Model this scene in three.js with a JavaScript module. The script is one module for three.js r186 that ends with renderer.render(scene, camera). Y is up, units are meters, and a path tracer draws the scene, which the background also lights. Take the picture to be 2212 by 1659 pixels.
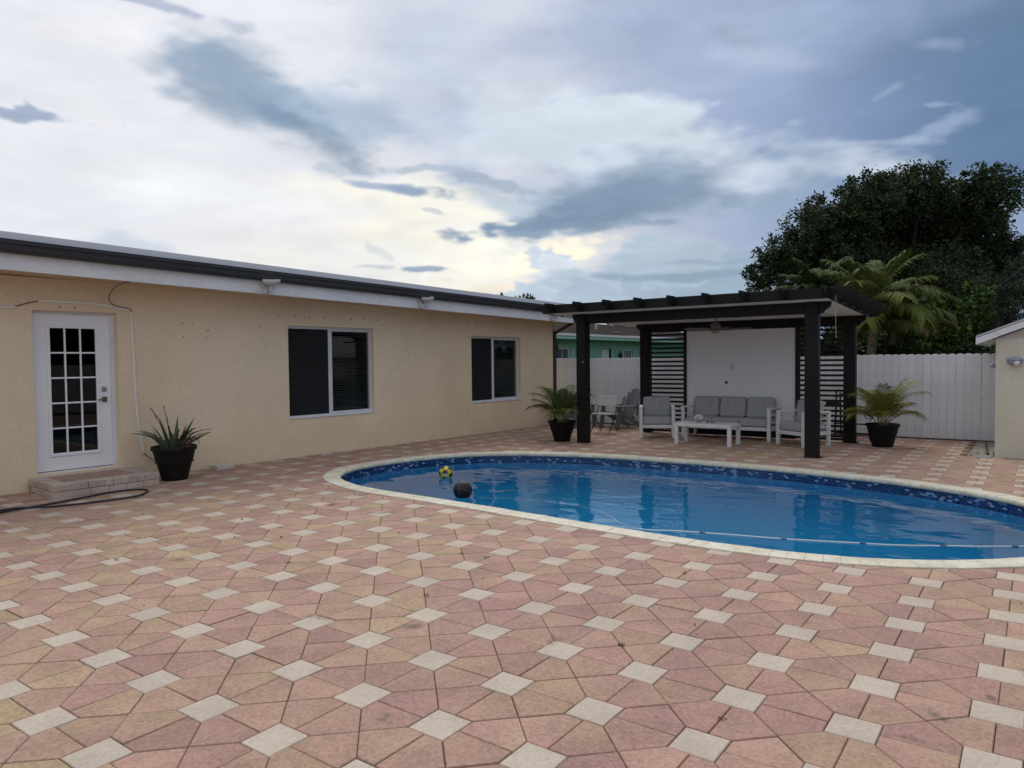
import * as THREE from 'three';
import { mergeGeometries, mergeVertices } from 'three/addons/utils/BufferGeometryUtils.js';
import { RoundedBoxGeometry } from 'three/addons/geometries/RoundedBoxGeometry.js';

// ------------------------------------------------------------------ camera, sky, sun, exposure
const scene = new THREE.Scene();
const PSI = 0.628, EYE = 1.5776;                       // camera heading (left of -Z) and height
const camera = new THREE.PerspectiveCamera(55.78, 4 / 3, 0.05, 400);
camera.position.set(0, EYE, 0);
camera.rotation.order = 'YXZ';
camera.rotation.set(-0.0320, PSI, -0.0110);

const renderer = new THREE.WebGLRenderer({ antialias: true });
renderer.toneMapping = THREE.LinearToneMapping;
renderer.toneMappingExposure = 1.14;
renderer.shadowMap.enabled = true;
renderer.shadowMap.type = THREE.PCFSoftShadowMap;

const sun = new THREE.DirectionalLight(new THREE.Color(1.0, 0.95, 0.87), 1.5);   // veiled by the bright cloud behind the house
const SUN_DIR = new THREE.Vector3(-0.64, 0.95, -0.77).normalize();
sun.position.copy(SUN_DIR).multiplyScalar(60);
sun.target.position.set(0, 0, 0);
sun.castShadow = true;
sun.shadow.radius = 70;
sun.shadow.mapSize.set(2048, 2048);
Object.assign(sun.shadow.camera, { left: -30, right: 30, top: 30, bottom: -30, near: 1, far: 140 });
scene.add(sun, sun.target);

// ------------------------------------------------------------------ random numbers and noise
function rng(seed) { let a = seed >>> 0; return () => { a = (a + 0x6D2B79F5) | 0; let t = Math.imul(a ^ (a >>> 15), 1 | a); t = (t + Math.imul(t ^ (t >>> 7), 61 | t)) ^ t; return ((t ^ (t >>> 14)) >>> 0) / 4294967296; }; }
const PERM = new Uint8Array(512); const RV = new Float32Array(256);
{ const r = rng(77); const p = [...Array(256).keys()]; for (let i = 255; i > 0; i--) { const j = (r() * (i + 1)) | 0; [p[i], p[j]] = [p[j], p[i]]; } for (let i = 0; i < 512; i++) PERM[i] = p[i & 255]; for (let i = 0; i < 256; i++) RV[i] = r() * 2 - 1; }
const sm = t => t * t * t * (t * (t * 6 - 15) + 10);
function n3(x, y, z) {
  const xi = Math.floor(x), yi = Math.floor(y), zi = Math.floor(z), u = sm(x - xi), v = sm(y - yi), w = sm(z - zi);
  const X = xi & 255, Y = yi & 255, Z = zi & 255, X1 = (X + 1) & 255, Y1 = (Y + 1) & 255, Z1 = (Z + 1) & 255;
  const g = (a, b, c) => RV[PERM[PERM[PERM[a] + b] + c]];
  const l = (a, b, t) => a + (b - a) * t;
  return l(l(l(g(X, Y, Z), g(X1, Y, Z), u), l(g(X, Y1, Z), g(X1, Y1, Z), u), v), l(l(g(X, Y, Z1), g(X1, Y, Z1), u), l(g(X, Y1, Z1), g(X1, Y1, Z1), u), v), w);
}
function fbm(x, y, z, o = 5) { let s = 0, a = 0.5, f = 1; for (let i = 0; i < o; i++) { s += a * n3(x * f, y * f, z * f + i * 7.3); f *= 2.03; a *= 0.5; } return s; }
// tileable 2-D noise for textures (period p cells)
function n2p(x, y, p, k) {
  const xi = Math.floor(x), yi = Math.floor(y), u = sm(x - xi), v = sm(y - yi);
  const m = t => ((t % p) + p) % p; const g = (a, b) => RV[PERM[PERM[m(a) & 255] + ((m(b) + k * 37) & 255)]];
  const l = (a, b, t) => a + (b - a) * t;
  return l(l(g(xi, yi), g(xi + 1, yi), u), l(g(xi, yi + 1), g(xi + 1, yi + 1), u), v);
}
function fbmP(u, v, p, o, k = 0) { let s = 0, a = 0.5; for (let i = 0; i < o; i++) { s += a * n2p(u * p, v * p, p, k + i); p *= 2; a *= 0.5; } return s; }
const clamp = (x, a = 0, b = 1) => Math.min(b, Math.max(a, x));
const lerp = (a, b, t) => a + (b - a) * t;
const sstep = (a, b, x) => { const t = clamp((x - a) / (b - a)); return t * t * (3 - 2 * t); };
const s2l = c => (c <= 0.04045 ? c / 12.92 : Math.pow((c + 0.055) / 1.055, 2.4));
const lin = (r, g, b) => [s2l(r / 255), s2l(g / 255), s2l(b / 255)];

// ------------------------------------------------------------------ the sky: thin bright overcast to the west, blue-grey rain cloud to the north
{
  const W = 2048, H = 2048, data = new Float32Array(W * H * 4);
  const F = 1568;                                       // clouds are set out by azimuth and elevation
  const az0 = x => Math.atan((x - 1106) / F), el0 = (x, y) => Math.atan((778 - 0.011 * (x - 1106) - y) / Math.hypot(F, x - 1106));
  const L = [];
  // centre, radii, turn, colour of the thick part, opacity, edge softness, raggedness, grain
  const B = (x, y, rx, ry, rot, col, al, soft, na, ns) => L.push({ a: az0(x), e: el0(x, y), rx: rx / F, ry: ry / F, c: Math.cos(rot * Math.PI / 180), s: Math.sin(rot * Math.PI / 180), col: lin(...col), al, soft, na, ns, R: Math.max(rx, ry) / F * 1.8 });
  // broad tones
  B(980, 190, 240, 250, 10, [176, 190, 212], .8, 1.0, .7, 4);
  B(1450, 90, 520, 150, 0, [160, 176, 204], .75, 1.0, .7, 4);
  B(900, 570, 900, 170, -6, [233, 232, 226], .85, 1.0, .5, 3);
  B(900, 440, 380, 70, 6, [244, 240, 226], .75, .9, .9, 5);
  B(1000, 530, 330, 60, 8, [244, 239, 222], .6, .9, .9, 6);
  B(330, 560, 360, 40, 8, [192, 203, 220], .8, .9, .8, 7);
  B(250, 90, 330, 60, -6, [232, 233, 239], .7, .9, 1.0, 5);
  B(420, 400, 420, 50, 6, [230, 232, 234], .7, .9, 1.0, 5);
  B(1590, 85, 130, 50, 15, [150, 164, 186], .75, .8, 1.1, 6);
  B(1640, 130, 130, 30, 10, [176, 188, 209], .5, 1.0, 1.2, 8);
  // tall pale anvil with its grey base
  B(1400, 320, 420, 95, 10, [204, 214, 225], .95, .45, .8, 5);
  B(1240, 300, 260, 60, -4, [198, 209, 222], .8, .6, .9, 6);
  B(1730, 372, 300, 40, 9, [196, 206, 221], .85, .75, 1.0, 7);
  B(1830, 330, 160, 12, 8, [172, 186, 210], .7, .8, 1.2, 9);
  B(1470, 415, 450, 98, 3, [143, 162, 185], .96, .75, .8, 5);
  B(1370, 425, 310, 72, -6, [127, 147, 172], .9, .85, .9, 5);
  B(1270, 470, 250, 42, -5, [124, 145, 169], .9, .7, 1.0, 7);
  B(1160, 505, 190, 26, -3, [122, 143, 167], .97, .35, 1.2, 9);
  B(1330, 500, 220, 20, -6, [136, 156, 178], .9, .5, 1.2, 8);
  B(1070, 430, 130, 60, 20, [178, 192, 210], .8, .8, 1.1, 7);
  B(1600, 585, 440, 78, 0, [154, 174, 192], .92, .7, .6, 4);
  B(1430, 572, 120, 55, 0, [168, 185, 200], .95, .3, .9, 9);
  B(1500, 596, 280, 10, 0, [136, 157, 178], .8, .7, 1.0, 8);
  B(1560, 560, 300, 8, -2, [142, 162, 182], .6, .7, 1.1, 8);
  // cream gap under the cloud and the cumulus in front of it
  B(1210, 548, 170, 24, -8, [250, 239, 216], .95, .5, 1.1, 9);
  B(1000, 575, 150, 34, 0, [247, 241, 224], .7, .8, .9, 8);
  B(1060, 610, 170, 22, 0, [240, 231, 214], .8, .6, .9, 9);
  B(955, 600, 58, 34, 0, [232, 229, 222], .95, .25, 1.0, 14);
  B(1190, 598, 98, 60, 0, [190, 202, 215], .98, .14, 1.0, 15);
  B(1180, 568, 56, 34, 0, [204, 212, 222], .98, .14, 1.0, 20);
  B(1195, 606, 80, 34, 0, [176, 191, 207], .8, .6, 1.0, 15);
  B(1140, 626, 110, 26, 0, [184, 198, 212], .98, .16, 1.0, 16);
  B(1265, 628, 96, 34, 0, [168, 185, 202], .98, .2, .9, 15);
  B(905, 570, 62, 9, -6, [146, 162, 183], .95, .35, 1.0, 14);
  B(825, 572, 62, 7, -4, [186, 195, 206], .8, .5, 1.2, 16);
  B(850, 545, 46, 8, 30, [196, 203, 212], .6, .6, 1.3, 16);
  // dark ragged clouds on the bright side
  B(560, 205, 240, 100, 22, [142, 161, 183], .95, .85, .8, 6);
  B(455, 130, 105, 62, -16, [150, 168, 190], .95, .8, .9, 8);
  B(640, 262, 180, 58, 24, [124, 146, 170], .9, .9, .9, 7);
  B(720, 290, 130, 28, 14, [120, 142, 167], .8, .9, .9, 9);
  B(830, 262, 190, 60, 8, [166, 183, 205], .9, .9, 1.0, 6);
  B(540, 74, 60, 20, 8, [180, 188, 207], .8, .6, 1.3, 13);
  B(320, 12, 75, 14, 4, [172, 181, 203], .9, .5, 1.3, 13);
  B(700, 20, 120, 14, -4, [206, 211, 222], .6, .8, 1.3, 10);
  B(110, 248, 135, 14, 2, [166, 178, 198], .9, .6, 1.4, 12);
  B(100, 238, 46, 15, 0, [150, 164, 188], .9, .35, 1.3, 16);
  B(800, 393, 165, 16, 10, [156, 171, 192], .95, .6, 1.5, 11);
  B(880, 408, 100, 17, 12, [144, 161, 184], .95, .6, 1.4, 13);
  B(960, 372, 150, 9, 2, [170, 184, 202], .8, .6, 1.4, 12);
  B(690, 360, 40, 7, 6, [186, 196, 208], .8, .5, 1.3, 15);
  B(1040, 400, 120, 18, 16, [160, 176, 196], .8, .5, 1.4, 10);
  B(950, 468, 24, 7, 20, [190, 196, 204], .8, .5, 1.3, 18);
  // torn scraps on the blue side
  B(2010, 118, 95, 22, 6, [156, 173, 200], .55, 1.0, 1.3, 10);
  B(2030, 300, 56, 20, -12, [156, 174, 202], .7, .8, 1.5, 13);
  B(2005, 250, 44, 8, 10, [150, 169, 197], .7, .6, 1.5, 14);
  B(1905, 215, 56, 9, -14, [154, 172, 200], .6, .9, 1.5, 13);
  B(1840, 258, 70, 7, -6, [146, 164, 194], .6, .7, 1.5, 12);
  B(1530, 238, 20, 7, 0, [186, 197, 216], .7, .8, 1.2, 16);
  B(1225, 212, 95, 14, -10, [180, 193, 216], .6, .7, 1.4, 11);
  const cW = lin(222, 224, 232), cB = lin(136, 154, 188), cD = lin(88, 116, 148), cT = lin(217, 222, 232);
  for (let j = 0; j < H; j++) {
    const e = (j + 0.5) / H * Math.PI - Math.PI / 2;
    if (e < -0.06) { for (let i = 0; i < W; i++) { const o = (j * W + i) * 4; data[o] = 0.30; data[o + 1] = 0.30; data[o + 2] = 0.29; data[o + 3] = 1; } continue; }
    if (e > 1.0 && (j & 1)) { data.copyWithin(j * W * 4, (j - 1) * W * 4, j * W * 4); continue; }
    for (let i = 0; i < W; i++) {
      const ph = ((i + 0.5) / W - 0.5) * 2 * Math.PI, ce = Math.cos(e);
      const dx = Math.cos(ph) * ce, dz = Math.sin(ph) * ce, dy = Math.sin(e);
      const o = (j * W + i) * 4;
      const a = Math.atan2(dx * Math.cos(PSI) - dz * Math.sin(PSI), -dx * Math.sin(PSI) - dz * Math.cos(PSI));   // azimuth, right positive
      if (Math.abs(a) > 0.95 && (i & 1)) { for (let k = 0; k < 4; k++) data[o + k] = data[o - 4 + k]; continue; }   // coarser where the clouds are plain
      let c0, c1, c2; const el = Math.max(e, -0.03);
      // smooth base: bright toward the veiled sun, blue-grey away from it, pale overhead
      const f1 = fbm(dx * 3.2, dy * 8 + 4, dz * 3.2, 4);
      const g = sstep(-0.30, 0.60, a + 0.20 * f1 + 0.02 + 0.25 * Math.max(0, 0.25 - el));
      const back = sstep(1.0, 2.6, Math.abs(a));         // behind the viewer the overcast evens out
      const g2 = lerp(g, 0.42, back), dk = sstep(0.30, 0.62, a) * (1 - back) * (1 - sstep(0.25, 0.9, el)), up = sstep(0.34, 1.0, el) * 0.85;
      c0 = lerp(lerp(lerp(cW[0], cB[0], g2), cD[0], dk * 0.85), cT[0], up); c1 = lerp(lerp(lerp(cW[1], cB[1], g2), cD[1], dk * 0.85), cT[1], up); c2 = lerp(lerp(lerp(cW[2], cB[2], g2), cD[2], dk * 0.85), cT[2], up);
      const wx = 0.5 * f1, f2 = fbm(dx * 8 + wx, dy * 30 + 4 + wx, dz * 8 - wx, 5), f3 = fbm(dx * 26 + wx * 2, dy * 80 + 4, dz * 26, 3);
      const t = 1 + 0.14 * f1 + 0.10 * f2 + 0.045 * f3; c0 *= t; c1 *= t * (1 - 0.005 * f2); c2 *= t * (1 - 0.03 * f2);
      if (Math.abs(a) < 0.95 && el < 0.62) {
        const wa = a + 0.050 * fbm(dx * 5 + 2, dy * 9, dz * 5, 3) + 0.012 * f3, we = el + 0.024 * fbm(dx * 6 - 7, dy * 10, dz * 6 + 1, 3) + 0.007 * f2;
        for (let q = 0; q < L.length; q++) {
          const b = L[q]; const da = wa - b.a; if (da > b.R || da < -b.R) continue; const de = we - b.e; if (de > b.R || de < -b.R) continue;
          const ux = (da * b.c - de * b.s) / b.rx, uy = (da * b.s + de * b.c) / b.ry;
          let r = Math.sqrt(ux * ux + uy * uy); if (r > 1.8) continue;
          r += b.na * (0.75 * fbm(dx * b.ns * 1.3 + q * 3.1, dy * b.ns * 2.8, dz * b.ns * 1.3 - q, 3) + 0.42 * fbm(dx * b.ns * 5 + q, dy * b.ns * 11, dz * b.ns * 5 - q, 4));
          const m = b.al * sstep(1, 1 - b.soft, r); if (m <= 0) continue;
          const tt = 1 + 0.15 * f2 + 0.07 * f3 + 0.10 * sstep(0.5, 1, r);       // thin edges let more light through
          c0 = lerp(c0, b.col[0] * tt, m); c1 = lerp(c1, b.col[1] * tt, m); c2 = lerp(c2, b.col[2] * tt, m);
        }
      }
      data[o] = Math.max(0, c0 * 0.965); data[o + 1] = Math.max(0, c1 * 0.965); data[o + 2] = Math.max(0, c2 * 0.955); data[o + 3] = 1;
    }
  }
  const sky = new THREE.DataTexture(data, W, H, THREE.RGBAFormat, THREE.FloatType);
  sky.mapping = THREE.EquirectangularReflectionMapping; sky.colorSpace = THREE.LinearSRGBColorSpace;
  sky.magFilter = sky.minFilter = THREE.LinearFilter; sky.wrapS = THREE.RepeatWrapping; sky.needsUpdate = true;
  scene.background = sky; scene.environment = sky;
}

// ------------------------------------------------------------------ helpers: geometry
const V3 = (x, y, z) => new THREE.Vector3(x, y, z);
function setUV(g) {                                      // box mapping in metres, by the way each face points
  if (g.index) g = g.toNonIndexed();
  const p = g.attributes.position, uv = new Float32Array(p.count * 2);
  const A = V3(), B = V3(), C = V3(), N = V3();
  for (let i = 0; i < p.count; i += 3) {
    A.fromBufferAttribute(p, i); B.fromBufferAttribute(p, i + 1); C.fromBufferAttribute(p, i + 2);
    N.copy(B).sub(A).cross(C.clone().sub(A)); const x = Math.abs(N.x), y = Math.abs(N.y), z = Math.abs(N.z);
    for (let k = 0; k < 3; k++) { const q = [A, B, C][k]; let u, v; if (y >= x && y >= z) { u = q.x; v = q.z; } else if (x >= z) { u = q.z; v = q.y; } else { u = q.x; v = q.y; } uv[(i + k) * 2] = u; uv[(i + k) * 2 + 1] = v; }
  }
  g.setAttribute('uv', new THREE.BufferAttribute(uv, 2));
  return g;
}
function geoFrom(tris, flip = false) {                  // flat array of xyz, three points a face
  const g = new THREE.BufferGeometry(); g.setAttribute('position', new THREE.BufferAttribute(new Float32Array(tris), 3));
  g.computeVertexNormals(); return setUV(g);
}
function cbox(x0, x1, y0, y1, z0, z1, c = 0.004) {       // box with chamfered edges, 44 triangles
  const h = [(x1 - x0) / 2, (y1 - y0) / 2, (z1 - z0) / 2], m = [(x0 + x1) / 2, (y0 + y1) / 2, (z0 + z1) / 2];
  c = Math.min(c, h[0] * 0.45, h[1] * 0.45, h[2] * 0.45);
  const v = (s, ax) => s.map((q, k) => q * (h[k] - (k === ax ? 0 : c)));
  const t = [];
  const tri = (a, b, d) => { const n = [(b[1] - a[1]) * (d[2] - a[2]) - (b[2] - a[2]) * (d[1] - a[1]), (b[2] - a[2]) * (d[0] - a[0]) - (b[0] - a[0]) * (d[2] - a[2]), (b[0] - a[0]) * (d[1] - a[1]) - (b[1] - a[1]) * (d[0] - a[0])]; const o = n[0] * (a[0] + b[0] + d[0]) + n[1] * (a[1] + b[1] + d[1]) + n[2] * (a[2] + b[2] + d[2]); for (const q of o > 0 ? [a, b, d] : [a, d, b]) t.push(q[0] + m[0], q[1] + m[1], q[2] + m[2]); };
  for (let ax = 0; ax < 3; ax++) for (const s of [-1, 1]) { const b = (ax + 1) % 3, d = (ax + 2) % 3; const q = (i, j) => { const w = [0, 0, 0]; w[ax] = s; w[b] = i; w[d] = j; return v(w, ax); }; tri(q(-1, -1), q(1, -1), q(1, 1)); tri(q(-1, -1), q(1, 1), q(-1, 1)); }
  for (let e = 0; e < 3; e++) { const a = (e + 1) % 3, b = (e + 2) % 3; for (const sa of [-1, 1]) for (const sb of [-1, 1]) { const w = s => { const q = [0, 0, 0]; q[e] = s; q[a] = sa; q[b] = sb; return q; }; const p1 = v(w(-1), a), p2 = v(w(1), a), p3 = v(w(1), b), p4 = v(w(-1), b); tri(p1, p2, p3); tri(p1, p3, p4); } }
  for (const x of [-1, 1]) for (const y of [-1, 1]) for (const z of [-1, 1]) tri(v([x, y, z], 0), v([x, y, z], 1), v([x, y, z], 2));
  return geoFrom(t);
}
function box(x0, x1, y0, y1, z0, z1) { const g = new THREE.BoxGeometry(x1 - x0, y1 - y0, z1 - z0); g.translate((x0 + x1) / 2, (y0 + y1) / 2, (z0 + z1) / 2); return setUV(g); }
const clean = g => { if (g.index) g = g.toNonIndexed(); for (const k of Object.keys(g.attributes)) if (!['position', 'normal', 'uv', 'color'].includes(k)) g.deleteAttribute(k); return g; };
function merge(list) { const L = list.map(clean); if (L.some(g => g.attributes.color)) for (const g of L) if (!g.attributes.color) paint(g, 1, 1, 1); return mergeGeometries(L); }
function paint(g, r, gg, b) { const n = g.attributes.position.count, c = new Float32Array(n * 3); for (let i = 0; i < n; i++) { c[i * 3] = r; c[i * 3 + 1] = gg; c[i * 3 + 2] = b; } g.setAttribute('color', new THREE.BufferAttribute(c, 3)); return g; }
function tube(points, r, seg = 24, rad = 8, closed = false) { const c = points instanceof THREE.Curve ? points : new THREE.CatmullRomCurve3(points.map(p => Array.isArray(p) ? V3(...p) : p), closed, 'centripetal'); return clean(new THREE.TubeGeometry(c, seg, r, rad, closed)); }
function bar(a, b, r, rad = 8) { return bar2(a, b, r, r, rad); }
function bar2(a, b, r0, r1, rad = 8) { const A = V3(...a), D = V3(...b).sub(A), l = D.length(); const g = new THREE.CylinderGeometry(r1, r0, l, rad); g.translate(0, l / 2, 0); g.applyQuaternion(new THREE.Quaternion().setFromUnitVectors(V3(0, 1, 0), D.normalize())); g.translate(A.x, A.y, A.z); return clean(g); }
function plank(a, b, w, t, up = [0, 1, 0], c = 0.003) { // chamfered flat bar from a to b; w across, t along 'up'
  const A = V3(...a), D = V3(...b).sub(A), l = D.length(); D.normalize(); const X = V3(...up).cross(D).normalize(), Y = D.clone().cross(X);
  const g = cbox(-w / 2, w / 2, -t / 2, t / 2, 0, l, c); g.applyMatrix4(new THREE.Matrix4().makeBasis(X, Y, D).setPosition(A)); return g;
}
function lathe(pts, seg = 32) { return clean(new THREE.LatheGeometry(pts.map(p => new THREE.Vector2(p[0], p[1])), seg)); }
function at(g, x, y, z, ry = 0) { if (ry) g.rotateY(ry); g.translate(x, y, z); return g; }
function extr(shape, depth, bevel = 0) { const g = new THREE.ExtrudeGeometry(shape, { depth, bevelEnabled: bevel > 0, bevelSize: bevel, bevelThickness: bevel, bevelSegments: 1, curveSegments: 10 }); return setUV(clean(g)); }
const shp = pts => new THREE.Shape(pts.map(p => new THREE.Vector2(p[0], p[1])));
function rectHole(s, x0, x1, y0, y1) { const h = new THREE.Path(); h.moveTo(x0, y0); h.lineTo(x0, y1); h.lineTo(x1, y1); h.lineTo(x1, y0); h.closePath(); s.holes.push(h); }

// ------------------------------------------------------------------ helpers: things and parts
const used = new Map();
function numbered(n) { const k = used.get(n) || 0; used.set(n, k + 1); return k ? n + '_' + String(k).padStart(3, '0') : n; }
function thing(name, label, category, pos = [0, 0, 0], ry = 0, group) { const o = new THREE.Group(); o.name = numbered(name); o.position.set(...pos); o.rotation.y = ry; o.userData = { label, category }; if (group) o.userData.group = group; scene.add(o); return o; }
function structure(name, o) { o.name = name; o.userData = { ...o.userData, kind: 'structure' }; scene.add(o); return o; }
function part(parent, name, geo, mat, kind) { const m = new THREE.Mesh(geo, mat); m.name = name; m.castShadow = m.receiveShadow = true; if (kind) m.userData.kind = kind; parent.add(m); return m; }
function sub(parent, name) { const o = new THREE.Group(); o.name = name; parent.add(o); return o; }

// ------------------------------------------------------------------ helpers: textures and materials
function tex(n, fn, srgb = true, rep = 1) {              // fn(u,v) -> [r,g,b] 0..1
  const d = new Uint8Array(n * n * 4); for (let j = 0; j < n; j++) for (let i = 0; i < n; i++) { const c = fn(i / n, j / n), o = (j * n + i) * 4; d[o] = clamp(c[0]) * 255; d[o + 1] = clamp(c[1]) * 255; d[o + 2] = clamp(c[2]) * 255; d[o + 3] = 255; }
  const t = new THREE.DataTexture(d, n, n); t.colorSpace = srgb ? THREE.SRGBColorSpace : THREE.NoColorSpace; t.wrapS = t.wrapT = THREE.RepeatWrapping; t.magFilter = THREE.LinearFilter; t.minFilter = THREE.LinearMipmapLinearFilter; t.generateMipmaps = true; t.repeat.set(rep, rep); t.needsUpdate = true; return t;
}
const rgb = (r, g, b) => new THREE.Color().setRGB(r, g, b);
function M(color, roughness = 0.8, extra = {}) { return new THREE.MeshStandardMaterial({ color: Array.isArray(color) ? rgb(...color) : color, roughness, side: THREE.DoubleSide, ...extra }); }
const gr = v => [v, v, v];
const T = {
  paver: tex(512, (u, v) => { const a = fbmP(u, v, 4, 5, 1), b = fbmP(u, v, 3, 3, 21), f = fbmP(u, v, 64, 3, 5), sp = fbmP(u, v, 128, 2, 9); const k = 0.93 + 0.09 * a + 0.12 * f + (sp > 0.42 ? -0.10 : 0) + (sp < -0.45 ? 0.06 : 0); return [k, k * (1 + 0.014 * b), k * (1 - 0.012 * b)]; }, true, 1 / 0.9),
  paverBump: tex(512, (u, v) => gr(0.5 + 0.5 * fbmP(u, v, 64, 4, 5) + 0.25 * fbmP(u, v, 16, 3, 8)), false, 1 / 0.9),
  stucco: tex(1024, (u, v) => gr(0.55 + 0.30 * fbmP(u, v, 24, 5, 3) + 0.30 * fbmP(u, v, 96, 3, 13)), false, 1 / 1.4),
  stuccoC: tex(1024, (u, v) => { const a = fbmP(u, v, 3, 5, 31), s = fbmP(u, v, 6, 4, 41), f = fbmP(u, v, 90, 3, 3); const k = 0.965 + 0.035 * a + 0.03 * f + 0.02 * s; return [k, k * (0.994 + 0.01 * a), k * (0.975 + 0.025 * a)]; }, true, 1 / 3.1),
  grime: tex(512, (u, v) => { const a = fbmP(u, v, 4, 5, 51), f = fbmP(u, v, 40, 4, 8), d = fbmP(u, v, 9, 5, 15); return gr(0.965 + 0.04 * a + 0.03 * f - (d > 0.3 ? 0.035 * sstep(0.3, 0.5, d) : 0)); }, true, 1 / 1.7),
  stone: tex(512, (u, v) => { const a = fbmP(u, v, 6, 5, 61), f = fbmP(u, v, 70, 3, 18), p = fbmP(u, v, 40, 3, 28); const k = 0.94 + 0.1 * a + 0.1 * f - (p > 0.34 ? 0.07 : 0); return [k, k * 0.995, k * (0.96 + 0.05 * a)]; }, true, 1 / 0.8),
  stone2: tex(512, (u, v) => { const a = fbmP(u, v, 4, 4, 61), f = fbmP(u, v, 64, 3, 18), p = fbmP(u, v, 90, 2, 28); return gr(0.95 + 0.06 * a + 0.06 * f - (p > 0.45 ? 0.08 : 0)); }, true, 1 / 0.9),
  bark: tex(256, (u, v) => gr(0.6 + 0.5 * fbmP(u * 2, v * 0.5, 16, 4, 7)), true, 1 / 0.4),
  shingle: tex(512, (u, v) => { const row = Math.floor(v * 16), c = Math.floor(u * 12 + (row % 2) * 0.5 + row * 0.21); const h = RV[(c * 31 + row * 77) & 255]; return gr(0.72 + 0.24 * h + 0.2 * fbmP(u, v, 40, 3, 3) - ((v * 16) % 1 < 0.12 ? 0.25 : 0)); }, true, 1 / 2.6),
  cloth: tex(256, (u, v) => gr(0.95 + 0.05 * fbmP(u, v, 6, 4, 71) + 0.10 * fbmP(u, v, 64, 2, 3)), true, 1 / 0.5),
  grass: tex(256, (u, v) => { const a = fbmP(u, v, 10, 5, 2); return [0.75 + 0.4 * a, 0.8 + 0.5 * a, 0.6 + 0.4 * a]; }, true, 1 / 3),
};
const mt = {
  paver: M([1, 1, 1], 0.92, { vertexColors: true, map: T.paver, bumpMap: T.paverBump, bumpScale: 0.0016 }),
  paverLight: M([1, 1, 1], 0.92, { vertexColors: true, map: T.stone2, bumpMap: T.paverBump, bumpScale: 0.0012 }),
  sand: M([0.12, 0.085, 0.065], 1),
  stucco: M([0.86, 0.705, 0.50], 0.94, { map: T.stuccoC, bumpMap: T.stucco, bumpScale: 0.0010 }),
  shedStucco: M([0.66, 0.63, 0.53], 0.94, { map: T.stuccoC, bumpMap: T.stucco, bumpScale: 0.0022 }),
  whitePaint: M([0.80, 0.81, 0.83], 0.5, { map: T.grime }),
  fascia: M([0.84, 0.83, 0.82], 0.55, { map: T.grime }),
  soffit: M([0.66, 0.52, 0.36], 0.9, { map: T.stuccoC }),
  doorPaint: M([0.86, 0.865, 0.88], 0.38),
  vinyl: M([0.74, 0.75, 0.77], 0.42, { map: T.grime }),
  gutter: M([0.032, 0.033, 0.038], 0.38),
  roofEdge: M([0.72, 0.74, 0.77], 0.5),
  roofTop: M([0.5, 0.5, 0.5], 0.9),
  black: new THREE.MeshPhysicalMaterial({ color: rgb(0.008, 0.0078, 0.008), roughness: 0.5, specularIntensity: 0.5, side: THREE.DoubleSide }),
  pergola: new THREE.MeshPhysicalMaterial({ color: rgb(0.0085, 0.0075, 0.0078), roughness: 0.55, specularIntensity: 0.45, side: THREE.DoubleSide }),
  ceiling: M([0.80, 0.79, 0.78], 0.7),
  panel: M([0.78, 0.785, 0.80], 0.75),
  glass: new THREE.MeshPhysicalMaterial({ color: rgb(0.66, 0.70, 0.71), roughness: 0.0, transmission: 1, thickness: 0, ior: 1.5, specularIntensity: 0.45, side: THREE.DoubleSide }),
  clearGlass: new THREE.MeshPhysicalMaterial({ color: rgb(0.95, 0.97, 0.97), roughness: 0.02, transmission: 1, thickness: 0, ior: 1.5, side: THREE.DoubleSide }),
  brass: M([0.22, 0.18, 0.11], 0.35, { metalness: 0.9 }),
  steel: M([0.4, 0.39, 0.37], 0.35, { metalness: 0.9 }),
  blind: M([0.26, 0.255, 0.245], 0.7),
  room: M([0.06, 0.055, 0.05], 0.95),
  cable: M([0.05, 0.04, 0.035], 0.6),
  conduit: M([0.80, 0.76, 0.66], 0.6),
  frame: M([0.74, 0.745, 0.74], 0.45, { map: T.grime }),
  cushion: M([0.40, 0.41, 0.425], 0.95, { map: T.cloth, bumpMap: T.cloth, bumpScale: 0.002 }),
  pot: new THREE.MeshPhysicalMaterial({ color: rgb(0.007, 0.0066, 0.0066), roughness: 0.55, specularIntensity: 0.4, side: THREE.DoubleSide }),
  potBrown: new THREE.MeshPhysicalMaterial({ color: rgb(0.011, 0.0085, 0.008), roughness: 0.55, specularIntensity: 0.4, side: THREE.DoubleSide }),
  soil: M([0.03, 0.02, 0.014], 1),
  coping: M([0.70, 0.655, 0.555], 0.75, { map: T.stone, bumpMap: T.paverBump, bumpScale: 0.0012 }),
  plaster: M([0.14, 0.49, 0.70], 0.85),
  brick: M([0.56, 0.455, 0.375], 0.92, { map: T.paver, bumpMap: T.paverBump, bumpScale: 0.0016 }),
  brickPink: M([0.43, 0.27, 0.22], 0.92, { map: T.paver, bumpMap: T.paverBump, bumpScale: 0.0016 }),
  hose: M([0.012, 0.016, 0.035], 0.45),
  leaf: new THREE.MeshPhysicalMaterial({ color: rgb(1, 1, 1), vertexColors: true, roughness: 0.7, specularIntensity: 0.35, side: THREE.DoubleSide }),
  bark: M([0.10, 0.085, 0.07], 0.95, { map: T.bark, bumpMap: T.bark, bumpScale: 0.02 }),
  palmBark: M([0.30, 0.23, 0.15], 0.9, { map: T.bark, bumpMap: T.bark, bumpScale: 0.01 }),
  adirondack: M([0.15, 0.155, 0.165], 0.65),
  whitePlastic: M([0.60, 0.60, 0.59], 0.5),
};

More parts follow.
